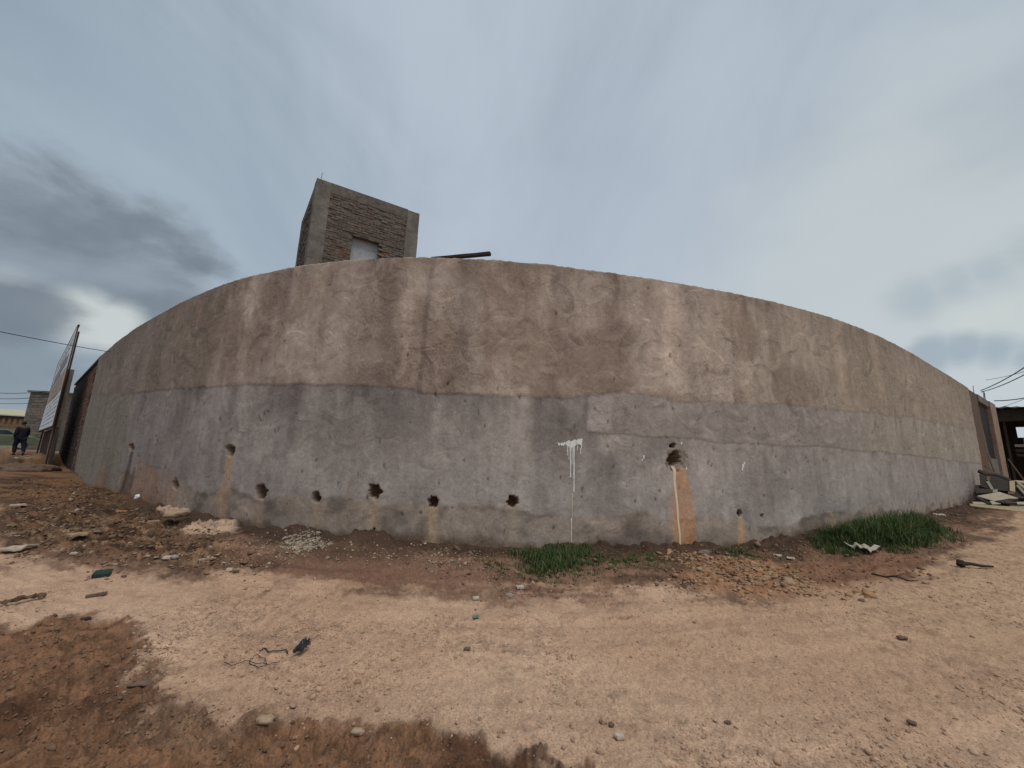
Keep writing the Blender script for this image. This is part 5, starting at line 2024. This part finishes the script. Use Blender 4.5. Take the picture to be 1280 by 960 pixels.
        mb.tube(fine, .0028 if strand else .0048, 5)
    mb.build('black_cord', M['black_plastic'], loc=hit(325, 826), label='tangled black cord lying beside the plastic strip', cat='cord')


litter()


def scatter(name, n, gen, sizes, mat, seed, flat=(.35, .8), label=None):
    """n small angular stones as one joined mesh"""
    r = np.random.default_rng(seed)
    iv, if_ = ico(0)
    xy = gen(r, n)
    n = len(xy)
    z = gz(xy[:, 0], xy[:, 1])
    sz = np.exp(r.normal(math.log(sizes[0]), sizes[1], n))
    sz = np.clip(sz, sizes[0] * .4, sizes[0] * 4)
    an = r.uniform(0, 2 * math.pi, n)
    asp = r.uniform(.5, 1.0, n)
    fl = r.uniform(flat[0], flat[1], n)
    tilt = r.normal(0, .25, n)
    jit = 1 + r.uniform(-.32, .32, (n, len(iv), 1))
    Q = iv[None] * jit
    X = Q[..., 0] * sz[:, None]
    Y = Q[..., 1] * (sz * asp)[:, None]
    Zq = Q[..., 2] * (sz * fl)[:, None] + X * np.sin(tilt)[:, None]
    ca, sa = np.cos(an)[:, None], np.sin(an)[:, None]
    V = np.stack([X * ca - Y * sa + xy[:, :1], X * sa + Y * ca + xy[:, 1:2], Zq + (z + sz * fl * .25)[:, None]], -1)
    F = (if_[None] + (np.arange(n) * len(iv))[:, None, None]).reshape(-1, 3)
    k = len(xy) // 2
    o = mesh(name, V.reshape(-1, 3), F, M[mat], kind='stuff', loc=(xy[k, 0], xy[k, 1], z[k]))
    if label:
        o['label'] = label
    return o


def in_px(poly, soft=0.0):
    W = px_poly(poly)
    xs = [p[0] for p in W]
    ys = [p[1] for p in W]

    def gen(r, n):
        out = []
        tot = 0
        while tot < n:
            x = r.uniform(min(xs) - soft, max(xs) + soft, n * 2)
            y = r.uniform(min(ys) - soft, max(ys) + soft, n * 2)
            d = sdf_poly(x, y, W) + soft * fbm(x * 1.5, y * 1.5, 3, 600)
            k = d < soft * r.uniform(-1, 1, len(x))
            k &= wall_dist(x, y)[0] > .02
            P = np.c_[x[k], y[k]]
            P = P[(P[:, 1] < np.interp(P[:, 0], PLAN[:, 0], PLAN[:, 1]) - .02)]
            out.append(P)
            tot += len(P)
        return np.vstack(out)[:n]
    return gen


def road(r, n):
    """road pebbles: thicker near the camera and in clusters"""
    out = []
    tot = 0
    while tot < n:
        th = np.radians(r.uniform(-55, 55, n * 3))
        rr = 2.0 * np.exp(r.uniform(0, 1, n * 3) ** 1.15 * math.log(8))
        x, y = np.sin(th) * rr, np.cos(th) * rr
        ok = y < np.interp(x, PLAN[:, 0], PLAN[:, 1]) - .1
        clus = fbm(x * 1.3, y * 1.3, 4, 601)
        coarse = sstep(-0.15, 0.45, fbm(x * 0.8 + 3, y * 0.8, 4, 48) + 0.35 * sstep(4.6, 2.6, rr) + 0.4 * sstep(0.8, 4.5, x) - 0.15)
        keep = r.random(n * 3) < (0.12 + 0.88 * coarse) * sstep(-.8, .6, clus)
        P = np.c_[x, y][ok & keep]
        P = P[sdf_poly(P[:, 0], P[:, 1], WET) > .08 * r.normal(0, 1, len(P)) + .02]
        out.append(P)
        tot += len(P)
    return np.vstack(out)[:n]


scatter('gravel', 15000, road, (.0065, .45), 'pebble', 11, label='small tan gravel strewn over the sandy road')
scatter('gravel', 420, road, (.014, .35), 'pebble', 12, label='coarser pebbles strewn over the sandy road')
scatter('rubble_chips', 4200, in_px([(0, 600), (0, 696), (70, 700), (160, 715), (250, 722), (330, 712), (300, 672), (200, 640), (95, 602)], .3), (.017, .55), 'chips_brown', 13, (.2, .55), label='brown flaky rubble covering the mound at left')
scatter('rubble_chips', 650, in_px([(0, 615), (0, 690), (160, 712), (300, 715), (310, 690), (200, 650), (95, 612)], .3), (.02, .55), 'chips_mid', 18, (.15, .4), label='paler flakes scattered over the brown mound at left')
scatter('pale_gravel_heap', 900, in_px([(352, 684), (372, 690), (400, 688), (408, 678), (380, 672), (360, 675)], .12), (.016, .4), 'chips_pale', 14, label='small heap of pale gravel against the foot of the wall')
scatter('pale_chips', 460, in_px([(300, 690), (360, 700), (520, 705), (640, 735), (690, 735), (640, 700), (520, 684), (420, 680), (330, 675)], .25), (.013, .45), 'chips_pale', 15, label='pale chips sprinkled along the damp verge')
scatter('orange_chips', 1500, in_px([(855, 696), (872, 730), (930, 742), (1010, 745), (1030, 735), (980, 712), (920, 702)], .35), (.019, .5), 'chips_orange', 16, (.2, .6), label='orange and tan stone chips spilling from the verge')
scatter('orange_chips', 130, in_px([(862, 700), (880, 728), (930, 740), (1000, 742), (1000, 725), (970, 712), (920, 704)], .3), (.04, .4), 'chips_orange', 20, (.25, .6), label='larger flat tan slabs among the orange chips')
scatter('clods', 2400, in_px([(0, 786), (100, 776), (180, 800), (165, 845), (240, 892), (440, 914), (600, 938), (640, 958), (0, 958)], .15), (.0055, .5), 'chips_brown', 17, (.4, .9), label='crumbly clods on the damp soil in the foreground')
scatter('verge_chips', 2200, in_px([(440, 680), (600, 742), (760, 742), (840, 734), (1000, 740), (1180, 705), (1210, 636), (1020, 672), (930, 688), (680, 690)], .2), (.016, .5), 'chips_brown', 19, (.3, .8), label='dark crumbs of soil along the foot of the wall')


def grass(poly, n, hmin, hmax, seed, label, lean=.35, w=.007):
    r = np.random.default_rng(seed)
    W = px_poly(poly)
    gen = in_px(poly, .22)
    xy = gen(r, n)
    # tufts: pull blades towards random centres
    cen = gen(r, max(12, n // 60))
    d = ((xy[:, None, :] - cen[None]) ** 2).sum(2)
    near = cen[np.argmin(d, 1)]
    xy = xy + (near - xy) * r.uniform(.1, .6, (n, 1))
    ok = xy[:, 1] < np.interp(xy[:, 0], PLAN[:, 0], PLAN[:, 1]) - .02
    xy = xy[ok]
    n = len(xy)
    z = gz(xy[:, 0], xy[:, 1])
    edge = np.clip(-sdf_poly(xy[:, 0], xy[:, 1], W) / .45 + .3 * fbm(xy[:, 0] * 4, xy[:, 1] * 4, 2, 610), .18, 1)
    h = r.uniform(hmin, hmax, n) * edge ** .6
    a = r.uniform(0, 2 * math.pi, n)
    ln = np.abs(r.normal(0, lean, n)) + .1
    dx, dy = np.cos(a), np.sin(a)
    px_, py_ = -dy, dx
    V = np.zeros((n, 7, 3))
    for k, (t, ww) in enumerate(((0, 1), (.4, .85), (.75, .55), (1.0, 0))):
        cx = xy[:, 0] + dx * ln * h * t ** 2
        cy = xy[:, 1] + dy * ln * h * t ** 2
        cz = z - .01 + h * (t - .25 * ln * t * t)
        wv = w * ww * (.6 + h / hmax * .6)
        if k < 3:
            V[:, k * 2] = np.c_[cx - px_ * wv, cy - py_ * wv, cz]
            V[:, k * 2 + 1] = np.c_[cx + px_ * wv, cy + py_ * wv, cz]
        else:
            V[:, 6] = np.c_[cx, cy, cz]
    T = np.array([(0, 1, 3), (0, 3, 2), (2, 3, 5), (2, 5, 4), (4, 5, 6)])
    F = (T[None] + (np.arange(n) * 7)[:, None, None]).reshape(-1, 3)
    mesh('grass', V.reshape(-1, 3), F, M['grass'], kind='stuff', loc=(xy[0, 0], xy[0, 1], z[0]), label=label)


grass([(622, 694), (645, 722), (690, 729), (738, 724), (758, 704), (742, 688), (700, 684), (655, 686)], 6500, .03, .18, 21, 'thick green grass patch at the foot of the wall under the paint splash', lean=.5, w=.0045)
grass([(745, 695), (760, 712), (800, 716), (840, 708), (850, 698), (820, 692), (770, 691)], 3000, .02, .10, 22, 'thin low grass right of the thick patch', lean=.6, w=.004)
grass([(585, 700), (600, 722), (650, 730), (690, 730), (650, 712), (630, 695)], 1300, .02, .08, 25, 'sparse low grass left of the thick patch', lean=.6, w=.004)
grass([(888, 689), (900, 699), (940, 702), (960, 696), (945, 688), (910, 686)], 2200, .02, .11, 23, 'small low grass patch right of the grey rock', lean=.5, w=.005)
grass([(1022, 678), (1040, 690), (1090, 688), (1130, 692), (1165, 684), (1180, 668), (1165, 655), (1100, 655), (1050, 665)], 12500, .06, .50, 24, 'tall bushy grass patch against the right part of the wall', lean=.5, w=.0055)
